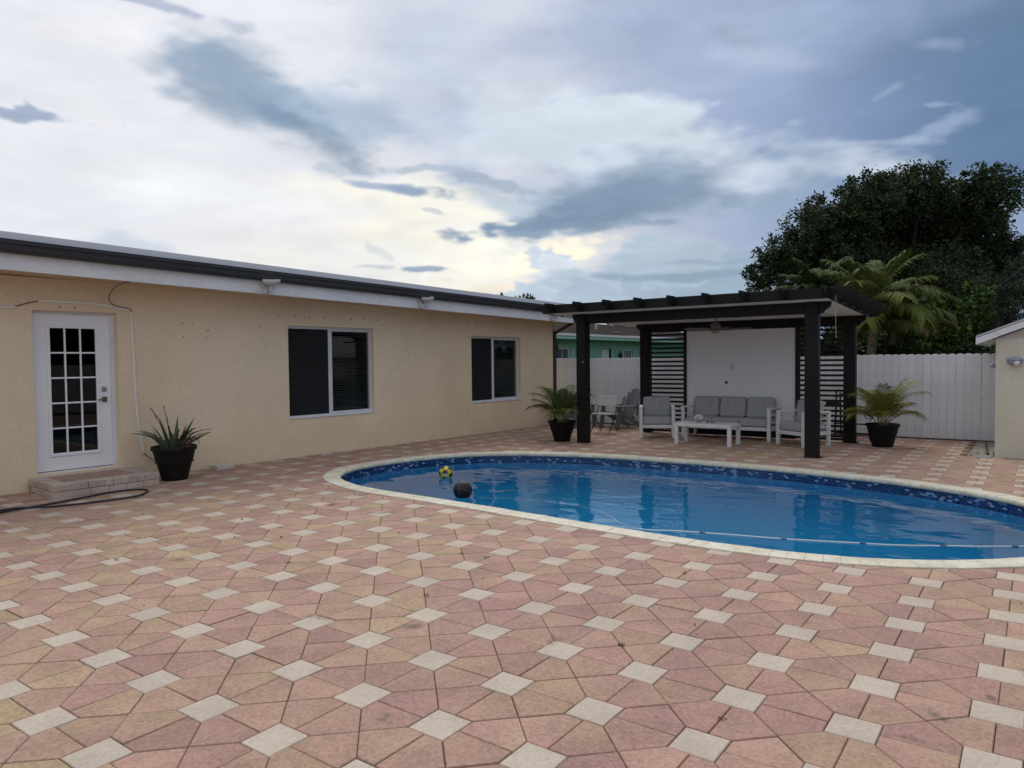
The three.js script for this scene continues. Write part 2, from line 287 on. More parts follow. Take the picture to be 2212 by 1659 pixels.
// ------------------------------------------------------------------ layout shared by the setting
const HC0 = -10.449924, HC1 = -0.051947, HN = Math.hypot(1, HC1);    // house wall line: X = HC0 + HC1 * Z
const H_RY = Math.PI / 2 + Math.atan(HC1);                           // house frame: +x along the wall (away), +z out of the wall
const hp = (s, y, o) => { const tx = -HC1 / HN, tz = -1 / HN, nx = 1 / HN, nz = -HC1 / HN; return [HC0 + s * tx + o * nx, y, s * tz + o * nz]; };
const wallDist = (x, z) => (x - HC0 - HC1 * z) / HN;
const FENCE_Z = -15.85, SHED_X = -0.54, SHED_Z = -13.5;

// pool rim (outer edge of the coping), counter-clockwise seen from above in x / -z
const RIM = new THREE.CatmullRomCurve3([[-8.02, -6.56], [-7.45, -6.22], [-6.75, -6.04], [-5.7, -5.985], [-4.34, -5.90], [-3.22, -5.81], [-2.32, -5.775], [-1.58, -5.82], [-0.95, -5.98], [-0.38, -6.30], [0.20, -6.85], [0.62, -7.7], [0.55, -8.75], [-0.10, -9.72], [-1.12, -10.31], [-1.95, -10.55], [-2.91, -10.72], [-4.0, -10.78], [-5.1, -10.75], [-6.0, -10.65], [-6.8, -10.42], [-7.5, -10.05], [-8.05, -9.48], [-8.38, -8.75], [-8.52, -7.95], [-8.44, -7.2]].map(p => V3(p[0], 0, p[1])), true, 'centripetal');
const NR = 480, rim = RIM.getSpacedPoints(NR).slice(0, NR), rimN = [];
for (let i = 0; i < NR; i++) { const a = rim[(i + NR - 1) % NR], b = rim[(i + 1) % NR]; const t = b.clone().sub(a).normalize(); rimN.push(V3(-t.z, 0, t.x)); }
{ const c = V3(-4, 0, -8.3); if (rimN[0].dot(c.clone().sub(rim[0])) < 0) rimN.forEach(n => n.negate()); }   // rimN points into the pool
const COPE = 0.235;
const off = (i, d, y = 0) => V3(rim[i].x + rimN[i].x * d, y, rim[i].z + rimN[i].z * d);
function rimDist(x, z) { let best = 1e9, k = 0; for (let i = 0; i < NR; i++) { const d = (rim[i].x - x) ** 2 + (rim[i].z - z) ** 2; if (d < best) { best = d; k = i; } } return { d: (x - rim[k].x) * rimN[k].x + (z - rim[k].z) * rimN[k].z, k }; }   // > 0 inside

// ------------------------------------------------------------------ ground beyond the yard
{
  const s = new THREE.Shape([[-200, -200], [200, -200], [200, 200], [-200, 200]].map(p => new THREE.Vector2(...p)));
  const h = new THREE.Path(); for (let i = 0; i < NR; i += 2) { const p = off(i, 0.12); i ? h.lineTo(p.x, p.z) : h.moveTo(p.x, p.z); } h.closePath(); s.holes.push(h);
  const g = new THREE.ShapeGeometry(s); g.rotateX(Math.PI / 2); g.translate(0, -0.075, 0);
  const m = new THREE.Mesh(setUV(g), M([0.075, 0.09, 0.04], 1, { map: T.grass })); m.receiveShadow = true;
  structure('ground', m); m.userData.label = 'grass and soil around the yard';
}

// ------------------------------------------------------------------ patio of square and pentagon pavers
{
  const patio = new THREE.Group(); structure('patio', patio); patio.userData.label = 'patio of pale square and pink five-sided pavers';
  const LX = -2.092, LZ = -2.323, L = 0.49, b = 0.1, GAP = 0.0021, CH = 0.0035;
  // bedding sand under the joints
  { const s = shp([[HC0 + 0.02 - 0.4, 3.4], [5.2, 3.4], [5.2, FENCE_Z], [HC0 + 0.5, FENCE_Z]]); const h = new THREE.Path(); for (let i = 0; i < NR; i += 2) { const p = off(i, 0.12); i ? h.lineTo(p.x, p.z) : h.moveTo(p.x, p.z); } h.closePath(); s.holes.push(h); const g = new THREE.ShapeGeometry(s); g.rotateX(Math.PI / 2); g.translate(0, -0.011, 0); part(patio, 'bedding_sand', setUV(g), mt.sand); }
  const clipHalf = (poly, px, pz, nx, nz) => { const out = []; for (let i = 0; i < poly.length; i++) { const A = poly[i], B = poly[(i + 1) % poly.length], da = (A[0] - px) * nx + (A[1] - pz) * nz, db = (B[0] - px) * nx + (B[1] - pz) * nz; if (da >= 0) out.push(A); if ((da >= 0) !== (db >= 0)) { const t = da / (da - db); out.push([lerp(A[0], B[0], t), lerp(A[1], B[1], t)]); } } return out; };
  const area = p => { let a = 0; for (let i = 0; i < p.length; i++) { const q = p[(i + 1) % p.length]; a += p[i][0] * q[1] - q[0] * p[i][1]; } return a / 2; };
  function inset(p, d) {                                  // shrink a convex polygon by d
    const n = p.length, ln = []; for (let i = 0; i < n; i++) { const A = p[i], B = p[(i + 1) % n], dx = B[0] - A[0], dz = B[1] - A[1], l = Math.hypot(dx, dz) || 1; ln.push([-dz / l, dx / l, (-dz * A[0] + dx * A[1]) / l + d]); }
    const out = []; for (let i = 0; i < n; i++) { const a = ln[(i + n - 1) % n], c = ln[i], D = a[0] * c[1] - a[1] * c[0]; if (Math.abs(D) < 1e-5) { out.push([p[i][0] + c[0] * d, p[i][1] + c[1] * d]); continue; } out.push([(a[2] * c[1] - a[1] * c[2]) / D, (a[0] * c[2] - a[2] * c[0]) / D]); } return out;
  }
  const R = rng(4242);
  const pal = [[0.40, 0.232, 0.193], [0.423, 0.25, 0.20], [0.44, 0.266, 0.206], [0.45, 0.276, 0.209], [0.448, 0.279, 0.206], [0.452, 0.288, 0.206], [0.456, 0.30, 0.205], [0.455, 0.315, 0.203], [0.46, 0.332, 0.20]];
  function paverGeo(poly, light, cx, cz) {
    const q = inset(poly, GAP * (0.6 + 0.9 * R())); const t = inset(q, CH); if (area(t) <= 0.0006) return null;
    const h = (R() - 0.5) * 0.0035 + (R() < 0.04 ? -0.003 : 0), tx = (R() - 0.5) * 0.012, tz = (R() - 0.5) * 0.012, y = (p, e) => h + (p[0] - cx) * tx + (p[1] - cz) * tz + e;
    const tr = []; const n = t.length;
    for (let i = 1; i < n - 1; i++) tr.push(t[0][0], y(t[0], 0), t[0][1], t[i + 1][0], y(t[i + 1], 0), t[i + 1][1], t[i][0], y(t[i], 0), t[i][1]);
    for (let i = 0; i < n; i++) { const j = (i + 1) % n; const a = [t[i][0], y(t[i], 0), t[i][1]], c = [t[j][0], y(t[j], 0), t[j][1]], d = [q[j][0], y(q[j], -CH), q[j][1]], e = [q[i][0], y(q[i], -CH), q[i][1]], f = [q[j][0], -0.03, q[j][1]], g = [q[i][0], -0.03, q[i][1]]; tr.push(...a, ...c, ...d, ...a, ...d, ...e, ...e, ...d, ...f, ...e, ...f, ...g); }
    const g = new THREE.BufferGeometry(); g.setAttribute('position', new THREE.BufferAttribute(new Float32Array(tr), 3)); g.computeVertexNormals();
    const ou = R() * 5, ov = R() * 5, ro = R() * 6.28, c = Math.cos(ro), s = Math.sin(ro); const pc = g.attributes.position.count, uv = new Float32Array(pc * 2);
    for (let i = 0; i < pc; i++) { const x = g.attributes.position.getX(i) - cx, z = g.attributes.position.getZ(i) - cz; uv[i * 2] = x * c - z * s + ou; uv[i * 2 + 1] = x * s + z * c + ov; }
    g.setAttribute('uv', new THREE.BufferAttribute(uv, 2));
    if (light) { const k = 0.95 + 0.10 * R(); paint(g, 0.55 * k, 0.46 * k, 0.37 * k); }
    else {                                                // two dye tones run together across a piece
      const zone = fbm(cx * 0.45 + 3, cz * 0.45, 1.5, 3);
      const pick = () => pal[clamp(Math.floor((R() * 0.84 + 0.06 + zone * 0.6) * pal.length), 0, pal.length - 1)];
      const A = pick(), B = R() < 0.6 ? pick() : A, an = R() * 6.28, ux = Math.cos(an), uz = Math.sin(an), k = 0.92 + 0.16 * R(); const col = new Float32Array(pc * 3);
      for (let i = 0; i < pc; i++) { const m = sstep(-0.16, 0.16, (g.attributes.position.getX(i) - cx) * ux + (g.attributes.position.getZ(i) - cz) * uz); for (let w = 0; w < 3; w++) col[i * 3 + w] = lerp(A[w], B[w], m) * k; }
      g.setAttribute('color', new THREE.BufferAttribute(col, 3));
    }
    return g;
  }
  const sq = [], pe = [];
  const add = (poly, light) => {
    if (area(poly) < 0) poly.reverse();
    let cx = 0, cz = 0; for (const p of poly) { cx += p[0] / poly.length; cz += p[1] / poly.length; }
    if (cx > 5 || cz > 3.2 || cz < FENCE_Z - 0.1 || wallDist(cx, cz) < -0.3) return;
    if (cx > SHED_X && cx < 5 && cz < SHED_Z + 0.02 - 0.1) return;
    if (cx > -1.0 && cz < SHED_Z + 0.1 && cx > -0.9) return;
    const rd = rimDist(cx, cz); if (rd.d > 0.3) return;
    let p = poly;
    if (rd.d > -0.4) p = clipHalf(p, rim[rd.k].x + rimN[rd.k].x * 0.012, rim[rd.k].z + rimN[rd.k].z * 0.012, -rimN[rd.k].x, -rimN[rd.k].z);
    if (p.length > 2 && wallDist(cx, cz) < 0.4) { const w = hp(0, 0, 0.008); p = clipHalf(p, w[0], w[2], 1 / HN, -HC1 / HN); }
    if (p.length > 2 && cz < FENCE_Z + 0.4) p = clipHalf(p, 0, FENCE_Z + 0.05, 0, 1);
    if (p.length < 3 || area(p) < 0.002) return;
    const g = paverGeo(p, light, cx, cz); if (!g) return;
    // how large it shows in the photograph
    const ex = cx * Math.cos(PSI) - cz * Math.sin(PSI), ez = -(cx * Math.sin(PSI) + cz * Math.cos(PSI));
    const vis = ez > 1.5 && Math.abs(ex / ez) < 0.74 && EYE / ez < 0.60;
    (light ? sq : pe).push({ g, d: vis ? Math.hypot(cx, cz) : 1000 + Math.hypot(cx, cz) });
  };
  for (let i = -18; i <= 17; i++) for (let j = -13; j <= 30; j++) {
    const x = LX + i * L, z = LZ - j * L;               // a pale square at each lattice point, four pentagons round each cell's centre
    add([[x - b, z - b], [x + b, z - b], [x + b, z + b], [x - b, z + b]], true);
    const m = [x + L / 2, z + L / 2];
    add([[x + b, z], [x + L - b, z], [x + L - b, z + b], m, [x + b, z + b]], false);
    add([[x + b, z + L], [x + b, z + L - b], m, [x + L - b, z + L - b], [x + L - b, z + L]], false);
    add([[x, z + b], [x + b, z + b], m, [x + b, z + L - b], [x, z + L - b]], false);
    add([[x + L, z + b], [x + L, z + L - b], [x + L - b, z + L - b], m, [x + L - b, z + b]], false);
  }
  for (const [list, name, rest] of [[sq, 'square_paver', 'square_pavers'], [pe, 'five_sided_paver', 'five_sided_pavers']]) {
    list.sort((a, c) => a.d - c.d);
    const pm = name === 'square_paver' ? mt.paverLight : mt.paver;
    list.slice(0, 300).forEach(o => part(patio, name, o.g, pm));
    part(patio, rest, merge(list.slice(300).map(o => o.g)), pm, 'stuff');
  }
}
// small concrete pad beside the shed
{
  const g = merge([cbox(-0.90, -0.565, -0.05, 0.006, FENCE_Z + 0.06, -13.28, 0.006)]);
  const m = new THREE.Mesh(g, M([0.27, 0.255, 0.225], 0.95, { map: T.grime, bumpMap: T.paverBump, bumpScale: 0.002 })); m.receiveShadow = true; structure('concrete_pad', m);
}

// ------------------------------------------------------------------ swimming pool
const WATER_Y = -0.150, FLOOR_Y = -1.55;
{
  const pool = new THREE.Group(); structure('pool', pool); pool.userData.label = 'kidney shaped swimming pool with cream coping and blue mosaic band';
  const wall = [];
  for (let i = 0; i < NR; i++) { const j = (i + 1) % NR; const a = off(i, 0.195, -0.05), c = off(j, 0.195, -0.05), d = off(j, 0.195, -1.25), e = off(i, 0.195, -1.25), f = off(j, 0.52, FLOOR_Y), h = off(i, 0.52, FLOOR_Y); for (const q of [a, c, d, a, d, e, e, d, f, e, f, h]) wall.push(q.x, q.y, q.z); }
  const fl = new THREE.Shape(rim.map((_, i) => { const p = off(i, 0.50); return new THREE.Vector2(p.x, p.z); })); const fg = new THREE.ShapeGeometry(fl); fg.rotateX(Math.PI / 2); fg.translate(0, FLOOR_Y, 0);
  part(pool, 'shell', merge([geoFrom(wall), setUV(fg)]), mt.plaster);
  // mosaic: small glass tiles, four blues
  const R = rng(99), tw = 0.052, th = 0.0245, tiles = [], cols = [];
  const blues = [[0.006, 0.018, 0.085], [0.008, 0.028, 0.13], [0.012, 0.045, 0.19], [0.02, 0.07, 0.25], [0.22, 0.31, 0.46]];
  const fine = new THREE.CatmullRomCurve3(rim.map((_, i) => off(i, 0.200)), true); const len = fine.getLength(), nT = Math.floor(len / tw); fine.arcLengthDivisions = 2400; const pts = fine.getSpacedPoints(nT);
  for (let i = 0; i < nT; i++) for (let r = 0; r < 7; r++) {
    const a = pts[i], c = pts[i + 1], t = c.clone().sub(a); const hf = r % 2 ? 0.5 : 0; const A = a.clone().addScaledVector(t, 0.04 + hf), C = a.clone().addScaledVector(t, 0.96 + hf); const y1 = -0.052 - r * th - 0.0012, y0 = -0.052 - (r + 1) * th + 0.0012;
    const k = R(); const col = blues[k < 0.34 ? 0 : k < 0.62 ? 1 : k < 0.76 ? 2 : k < 0.82 ? 3 : 4]; const f = 0.8 + 0.4 * R();
    for (const q of [[A, y0], [C, y0], [C, y1], [A, y0], [C, y1], [A, y1]]) { tiles.push(q[0].x, q[1], q[0].z); cols.push(col[0] * f, col[1] * f, col[2] * f); }
  }
  const tg = geoFrom(tiles); tg.setAttribute('color', new THREE.BufferAttribute(new Float32Array(cols), 3));
  part(pool, 'mosaic_band', tg, M([1, 1, 1], 0.12, { vertexColors: true }), 'stuff');
  // bullnose coping stones
  const nS = 176, per = NR / nS; const RC = rng(5);
  const smp = f => { const i = Math.floor(f) % NR, j = (i + 1) % NR, t = f - Math.floor(f); const p = rim[i].clone().lerp(rim[j], t), n = rimN[i].clone().lerp(rimN[j], t).normalize(); return [p, n]; };
  const prof = [[0.0, -0.05], [0.0, 0.006], [0.004, 0.011], [COPE - 0.035, 0.013], [COPE - 0.012, 0.008], [COPE - 0.001, -0.008], [COPE + 0.002, -0.026], [COPE - 0.008, -0.042], [COPE - 0.03, -0.05]];
  const tones = [[0.69, 0.65, 0.55], [0.73, 0.685, 0.585], [0.67, 0.63, 0.545], [0.71, 0.66, 0.55]].map(c => { const m = mt.coping.clone(); m.color.setRGB(...c); return m; });
  for (let s = 0; s < nS; s++) {
    const f0 = s * per + 0.028, f1 = (s + 1) * per - 0.028, K = 3, rings = []; const dy = (RC() - 0.5) * 0.003, dd = (RC() - 0.5) * 0.006;
    for (let k = 0; k <= K; k++) { const [p, n] = smp(lerp(f0, f1, k / K)); rings.push(prof.map(q => [p.x + n.x * (q[0] + dd), q[1] + dy, p.z + n.z * (q[0] + dd)])); }
    const tr = []; const m = prof.length;
    for (let k = 0; k < K; k++) for (let i = 0; i < m; i++) { const j = (i + 1) % m; const a = rings[k][i], b2 = rings[k][j], c = rings[k + 1][j], d = rings[k + 1][i]; tr.push(...a, ...c, ...b2, ...a, ...d, ...c); }
    for (const [r, fl2] of [[rings[0], 0], [rings[K], 1]]) for (let i = 1; i < m - 1; i++) fl2 ? tr.push(...r[0], ...r[i], ...r[i + 1]) : tr.push(...r[0], ...r[i + 1], ...r[i]);
    let g = new THREE.BufferGeometry(); g.setAttribute('position', new THREE.BufferAttribute(new Float32Array(tr), 3)); g.computeVertexNormals(); g = setUV(g);
    part(pool, 'coping_stone', g, tones[(RC() * 4) | 0]);
  }
  // water body
  const cx = -4.0, cz = -8.3, NA = 360, NB = 110, pos = [], idx = []; const ring = []; for (let i = 0; i < NA; i++) { const f = i * NR / NA; const a = Math.floor(f), t = f - a; const p = off(a, 0.185).lerp(off((a + 1) % NR, 0.185), t); ring.push([p.x, p.z]); }
  const wave = (x, z) => {
    const r1 = Math.hypot(x + 7.14, z + 8.13);
    let h = 0.0016 * Math.sin(r1 * 13) * Math.exp(-((r1 - 1.1) ** 2) / 0.5);
    h += 0.0066 * fbm(x * 1.15 + 5, z * 2.1, 0.3, 3) + 0.0038 * fbm(x * 3.1, z * 5.2 + 9, 4.3, 2);
    const p2 = Math.exp(-((x + 5.6) ** 2 + (z + 9.2) ** 2) / 1.6); h += p2 * 0.0022 * n3(x * 9, z * 14, 2.2);
    return h;
  };
  pos.push(cx, WATER_Y + wave(cx, cz), cz);
  for (let k = 1; k <= NB; k++) { const f = Math.pow(k / NB, 0.75); for (let i = 0; i < NA; i++) { const x = lerp(cx, ring[i][0], f), z = lerp(cz, ring[i][1], f); pos.push(x, WATER_Y + wave(x, z), z); } }
  for (let i = 0; i < NA; i++) { const j = (i + 1) % NA; idx.push(0, 1 + i, 1 + j); for (let k = 0; k < NB - 1; k++) { const a = 1 + k * NA + i, b2 = 1 + k * NA + j, c = a + NA, d = b2 + NA; idx.push(a, c, d, a, d, b2); } }
  let top = new THREE.BufferGeometry(); top.setAttribute('position', new THREE.Float32BufferAttribute(pos, 3)); top.setIndex(idx); top.computeVertexNormals();
  if (top.attributes.normal.getY(0) < 0) { for (let i = 0; i < idx.length; i += 3) [idx[i + 1], idx[i + 2]] = [idx[i + 2], idx[i + 1]]; top.setIndex(idx); top.computeVertexNormals(); }
  const side = [], base = 1 + (NB - 1) * NA; const q = i => [pos[(base + i) * 3], pos[(base + i) * 3 + 1], pos[(base + i) * 3 + 2]]; const yb = FLOOR_Y - 0.02;
  for (let i = 0; i < NA; i++) { const j = (i + 1) % NA, a = q(i), b2 = q(j); side.push(...a, ...b2, b2[0], yb, b2[2], ...a, b2[0], yb, b2[2], a[0], yb, a[2]); side.push(cx, yb, cz, a[0], yb, a[2], b2[0], yb, b2[2]); }
  let sg = new THREE.BufferGeometry(); sg.setAttribute('position', new THREE.Float32BufferAttribute(side, 3)); sg.computeVertexNormals();
  { const nx = sg.attributes.normal.getX(0), dx = q(0)[0] - cx; if (nx * dx < 0) { const p = sg.attributes.position.array; for (let i = 0; i < p.length; i += 9) for (let k = 0; k < 3; k++) { const t = p[i + 3 + k]; p[i + 3 + k] = p[i + 6 + k]; p[i + 6 + k] = t; } sg.computeVertexNormals(); } }
  top = top.toNonIndexed(); const wg = mergeGeometries([top, sg]);
  const wm = new THREE.MeshPhysicalMaterial({ color: rgb(1, 1, 1), roughness: 0.0, transmission: 1, thickness: 1.4, ior: 1.333, attenuationColor: rgb(0.34, 0.78, 0.93), attenuationDistance: 2.0, side: THREE.FrontSide });
  const w = new THREE.Mesh(wg, wm); w.castShadow = false; w.receiveShadow = true; structure('water', w); w.userData.label = 'rippled blue water filling the swimming pool';
}

// ------------------------------------------------------------------ the cream house along the left
{
  const house = thing('cream_house', 'long single storey cream stucco house with white door and dark gutter', 'house', hp(0, 0, 0), H_RY);
  const S0 = -4, S1 = 15.06, DEP = 7;
  const tilt = s => -0.0195 * (s - 3.3);                  // the eave drops slightly toward the far end
  const D = { x0: 3.865, x1: 4.885, y0: 0.185, y1: 2.285 };
  const W = [{ x0: 7.57, x1: 9.385, y0: 0.645, y1: 2.20 }, { x0: 12.08, x1: 13.77, y0: 0.675, y1: 2.115 }];
  const ws = shp([[S0, -0.05], [S1, -0.05], [S1, 2.66], [S0, 2.72]]); for (const q of [D, ...W]) rectHole(ws, q.x0, q.x1, q.y0, q.y1);
  const wg = extr(ws, 0.2); wg.translate(0, 0, -0.2); part(house, 'wall', wg, mt.stucco);
  part(house, 'end_wall', merge([box(S1 - 0.2, S1 - 0.001, -0.05, 2.6, -DEP, -0.2)]), mt.stucco);
  part(house, 'room', merge([box(S0, S1 - 0.2, -0.05, 2.6, -DEP, -DEP + 0.1), box(S0, S0 + 0.1, -0.05, 2.6, -DEP, -0.2), box(S0, S1 - 0.2, 0.0, 0.05, -DEP, -0.2), box(S0, S1 - 0.2, 2.45, 2.5, -DEP, -0.2), box(6, 6.1, 0, 2.5, -DEP, -0.2), box(10.8, 10.9, 0, 2.5, -DEP, -0.2)]), mt.room);
  // roof slab, soffit, fascia, gutter
  const OV = 0.62, E0 = S0 - 0.4, E1 = S1 + 0.62;
  const sheet = (o0, y0, o1, y1, x0 = E0, x1 = E1) => { const t = []; const n = 16; for (let k = 0; k < n; k++) { const a = lerp(x0, x1, k / n), b = lerp(x0, x1, (k + 1) / n); const P = (s, o, y) => [s, y + tilt(s), o]; const p1 = P(a, o0, y0), p2 = P(b, o0, y0), p3 = P(b, o1, y1), p4 = P(a, o1, y1); t.push(...p1, ...p2, ...p3, ...p1, ...p3, ...p4); } return t; };
  const strip = (prof, x0 = E0, x1 = E1) => { let t = []; for (let i = 0; i < prof.length; i++) { const a = prof[i], b = prof[(i + 1) % prof.length]; t = t.concat(sheet(a[0], a[1], b[0], b[1], x0, x1)); } for (const s of [x0, x1]) for (let i = 1; i < prof.length - 1; i++) t.push(s, prof[0][1] + tilt(s), prof[0][0], s, prof[i][1] + tilt(s), prof[i][0], s, prof[i + 1][1] + tilt(s), prof[i + 1][0]); return geoFrom(t); };
  part(house, 'soffit', strip([[-0.3, 2.715], [OV - 0.022, 2.715], [OV - 0.022, 2.735], [-0.3, 2.735]]), mt.soffit);
  part(house, 'fascia', strip([[OV - 0.02, 2.695], [OV + 0.004, 2.695], [OV + 0.004, 2.99], [OV - 0.02, 2.99]]), mt.fascia);
  const gut = part(house, 'gutter', strip([[OV + 0.006, 2.885], [OV + 0.075, 2.885], [OV + 0.10, 2.925], [OV + 0.105, 2.975], [OV + 0.125, 2.995], [OV + 0.125, 3.035], [OV + 0.11, 3.035], [OV + 0.105, 3.0], [OV + 0.08, 2.94], [OV + 0.006, 2.90]], E0, S1 + 0.05), mt.gutter);
  part(gut, 'gutter_lip', strip([[OV + 0.118, 3.028], [OV + 0.128, 3.028], [OV + 0.128, 3.036], [OV + 0.118, 3.036]], E0, S1 + 0.05), mt.black);
  part(house, 'roof_edge', strip([[OV - 0.03, 2.995], [OV + 0.045, 3.0], [OV + 0.05, 3.128], [OV - 0.02, 3.132], [OV - 0.2, 3.125]]), mt.roofEdge);
  part(house, 'roof', strip([[OV - 0.2, 3.124], [-DEP / 2, 3.16], [-DEP - 0.6, 3.12], [-DEP - 0.6, 2.74], [OV - 0.2, 2.74]]), mt.roofTop);
  // soffit vents: dark slots just behind the fascia
  for (const s of [0.2, 3.3, 5.35, 7.02, 9.1, 9.97, 11.3, 12.6]) { const y = 2.712 + tilt(s); part(house, 'soffit_vent', box(s - 0.26, s + 0.26, y - 0.004, y + 0.006, OV - 0.075, OV - 0.035), mt.black); }
  // door: leaf with fifteen panes set back in the opening
  const z = -0.11, door = sub(house, 'door');
  part(house, 'door_frame', merge([cbox(D.x0, D.x0 + 0.035, D.y0, D.y1, z - 0.06, z + 0.02), cbox(D.x1 - 0.062, D.x1, D.y0, D.y1, z - 0.06, z + 0.02), cbox(D.x0 + 0.035, D.x1 - 0.062, D.y1 - 0.03, D.y1, z - 0.06, z + 0.02), box(D.x0, D.x1, D.y0 - 0.0, D.y0 + 0.018, z - 0.06, z + 0.01)]), mt.whitePaint);
  const dl = { x0: D.x0 + 0.037, x1: D.x1 - 0.064, y0: D.y0 + 0.03, y1: D.y1 - 0.034 };
  part(house, 'threshold', box(D.x0, D.x1, D.y0 - 0.004, D.y0 + 0.03, z - 0.045, z - 0.03), mt.black);
  const gx0 = 4.085, gx1 = 4.645, gy0 = 0.43, gy1 = 2.075;
  const ds = shp([[dl.x0, dl.y0], [dl.x1, dl.y0], [dl.x1, dl.y1], [dl.x0, dl.y1]]); rectHole(ds, gx0, gx1, gy0, gy1);
  const dg = extr(ds, 0.036, 0.002); dg.translate(0, 0, z - 0.04); part(door, 'leaf', dg, mt.doorPaint);
  const fr = []; for (const [a, b, c, d] of [[gx0 - 0.035, gx1 + 0.035, gy0 - 0.035, gy0 + 0.008], [gx0 - 0.035, gx1 + 0.035, gy1 - 0.008, gy1 + 0.035], [gx0 - 0.035, gx0 + 0.008, gy0 + 0.008, gy1 - 0.008], [gx1 - 0.008, gx1 + 0.035, gy0 + 0.008, gy1 - 0.008]]) fr.push(cbox(a, b, c, d, z - 0.008, z + 0.014, 0.007));
  part(door, 'glazing_bead', merge(fr), mt.doorPaint);
  const cw = (gx1 - gx0) / 3, rh = (gy1 - gy0) / 5, mb = [];
  for (let i = 1; i < 3; i++) mb.push(cbox(gx0 + i * cw - 0.011, gx0 + i * cw + 0.011, gy0, gy1, z - 0.03, z - 0.004, 0.004));
  for (let j = 1; j < 5; j++) for (let i = 0; i < 3; i++) mb.push(cbox(gx0 + i * cw + (i ? 0.0112 : 0), gx0 + (i + 1) * cw - (i < 2 ? 0.0112 : 0), gy0 + j * rh - 0.011, gy0 + j * rh + 0.011, z - 0.03, z - 0.004, 0.004));
  part(door, 'glazing_bar', merge(mb), mt.doorPaint);
  for (let j = 0; j < 5; j++) for (let i = 0; i < 3; i++) part(door, 'pane', box(gx0 + i * cw + (i ? 0.0115 : 0), gx0 + (i + 1) * cw - (i < 2 ? 0.0115 : 0), gy0 + j * rh + (j ? 0.0115 : 0), gy0 + (j + 1) * rh - (j < 4 ? 0.0115 : 0), z - 0.020, z - 0.0198), mt.glass);
  const hx = 4.735;
  { const e = new THREE.CylinderGeometry(0.028, 0.031, 0.02, 20); e.rotateX(Math.PI / 2); e.translate(hx, 1.25, z + 0.004); const k = new THREE.CylinderGeometry(0.014, 0.014, 0.014, 16); k.rotateX(Math.PI / 2); k.translate(hx, 1.25, z + 0.02); part(door, 'deadbolt', merge([cbox(hx - 0.031, hx + 0.031, 1.216, 1.284, z - 0.004, z + 0.008, 0.006), e, k]), mt.steel); }
  { const e = new THREE.CylinderGeometry(0.026, 0.03, 0.02, 20); e.rotateX(Math.PI / 2); e.translate(hx + 0.004, 1.115, z + 0.006); part(door, 'handle', merge([cbox(hx - 0.030, hx + 0.036, 1.077, 1.15, z - 0.004, z + 0.008, 0.006), e, bar([hx + 0.004, 1.115, z + 0.01], [hx + 0.004, 1.115, z + 0.055], 0.011), tube([[hx + 0.006, 1.115, z + 0.05], [hx - 0.04, 1.118, z + 0.054], [hx - 0.095, 1.108, z + 0.05]], 0.010, 10)]), mt.brass); }
  // curtain behind the door's lower panes
  // two sliding windows with blinds
  const plugM = M([0.22, 0.16, 0.11], 0.8), holeM = M([0.16, 0.12, 0.09], 0.9);
  W.forEach((q, n) => {
    const w = sub(house, 'window'), zf = -0.085, f = 0.034, mx = n ? 12.895 : 8.485;
    part(w, 'frame', merge([cbox(q.x0, q.x0 + f, q.y0, q.y1, zf - 0.05, zf + 0.01), cbox(q.x1 - f, q.x1, q.y0, q.y1, zf - 0.05, zf + 0.01), cbox(q.x0 + f, q.x1 - f, q.y1 - f * 1.2, q.y1, zf - 0.05, zf + 0.01), cbox(q.x0 + f, q.x1 - f, q.y0, q.y0 + f * 1.3, zf - 0.05, zf + 0.015)]), mt.vinyl);
    part(w, 'meeting_rail', merge([cbox(mx - 0.05, mx - 0.004, q.y0 + f, q.y1 - f, zf - 0.03, zf + 0.004), cbox(mx + 0.0, mx + 0.04, q.y0 + f, q.y1 - f, zf - 0.045, zf - 0.012)]), mt.vinyl);
    part(w, 'top_rail', cbox(mx + 0.04, q.x1 - f, q.y1 - f * 1.2 - 0.028, q.y1 - f * 1.2, zf - 0.045, zf - 0.014), mt.vinyl);
    part(w, 'bottom_rail', cbox(mx + 0.04, q.x1 - f, q.y0 + f * 1.3, q.y0 + f * 1.3 + 0.03, zf - 0.045, zf - 0.014), mt.vinyl);
    part(w, 'insect_screen', box(q.x0 + f, mx - 0.05, q.y0 + f * 1.3, q.y1 - f * 1.2, zf - 0.012, zf - 0.011), M([0.02, 0.02, 0.022], 0.9, { transparent: true, opacity: 0.55 }));
    part(w, 'pane', box(q.x0 + f, mx - 0.03, q.y0 + f, q.y1 - f, zf - 0.024, zf - 0.0238), mt.glass);
    part(w, 'pane', box(mx + 0.02, q.x1 - f, q.y0 + f, q.y1 - f, zf - 0.036, zf - 0.0358), mt.glass);
    const bl = []; const h = q.y1 - q.y0; for (let y = q.y0 + 0.07; y < q.y1 - 0.06; y += 0.043) { const g = box(q.x0 + 0.02, mx - 0.01, -0.024, 0.024, -0.0012, 0.0012); g.rotateX(-1.0); g.translate(0, y, zf - 0.12); bl.push(g); const g2 = box(mx + 0.01, q.x1 - 0.02, -0.024, 0.024, -0.0012, 0.0012); g2.rotateX(-1.2); g2.translate(0, y, zf - 0.12); bl.push(g2); }
    bl.push(box(q.x0 + 0.02, mx - 0.01, q.y1 - 0.09, q.y1 - 0.03, zf - 0.15, zf - 0.09), box(mx + 0.01, q.x1 - 0.02, q.y1 - 0.09, q.y1 - 0.03, zf - 0.15, zf - 0.09));
    part(w, 'blind', merge(bl), mt.blind);
    part(w, 'sill', cbox(q.x0 + 0.002, q.x1 - 0.002, q.y0 + 0.0, q.y0 + 0.02, zf + 0.012, 0.018, 0.004), mt.whitePaint);
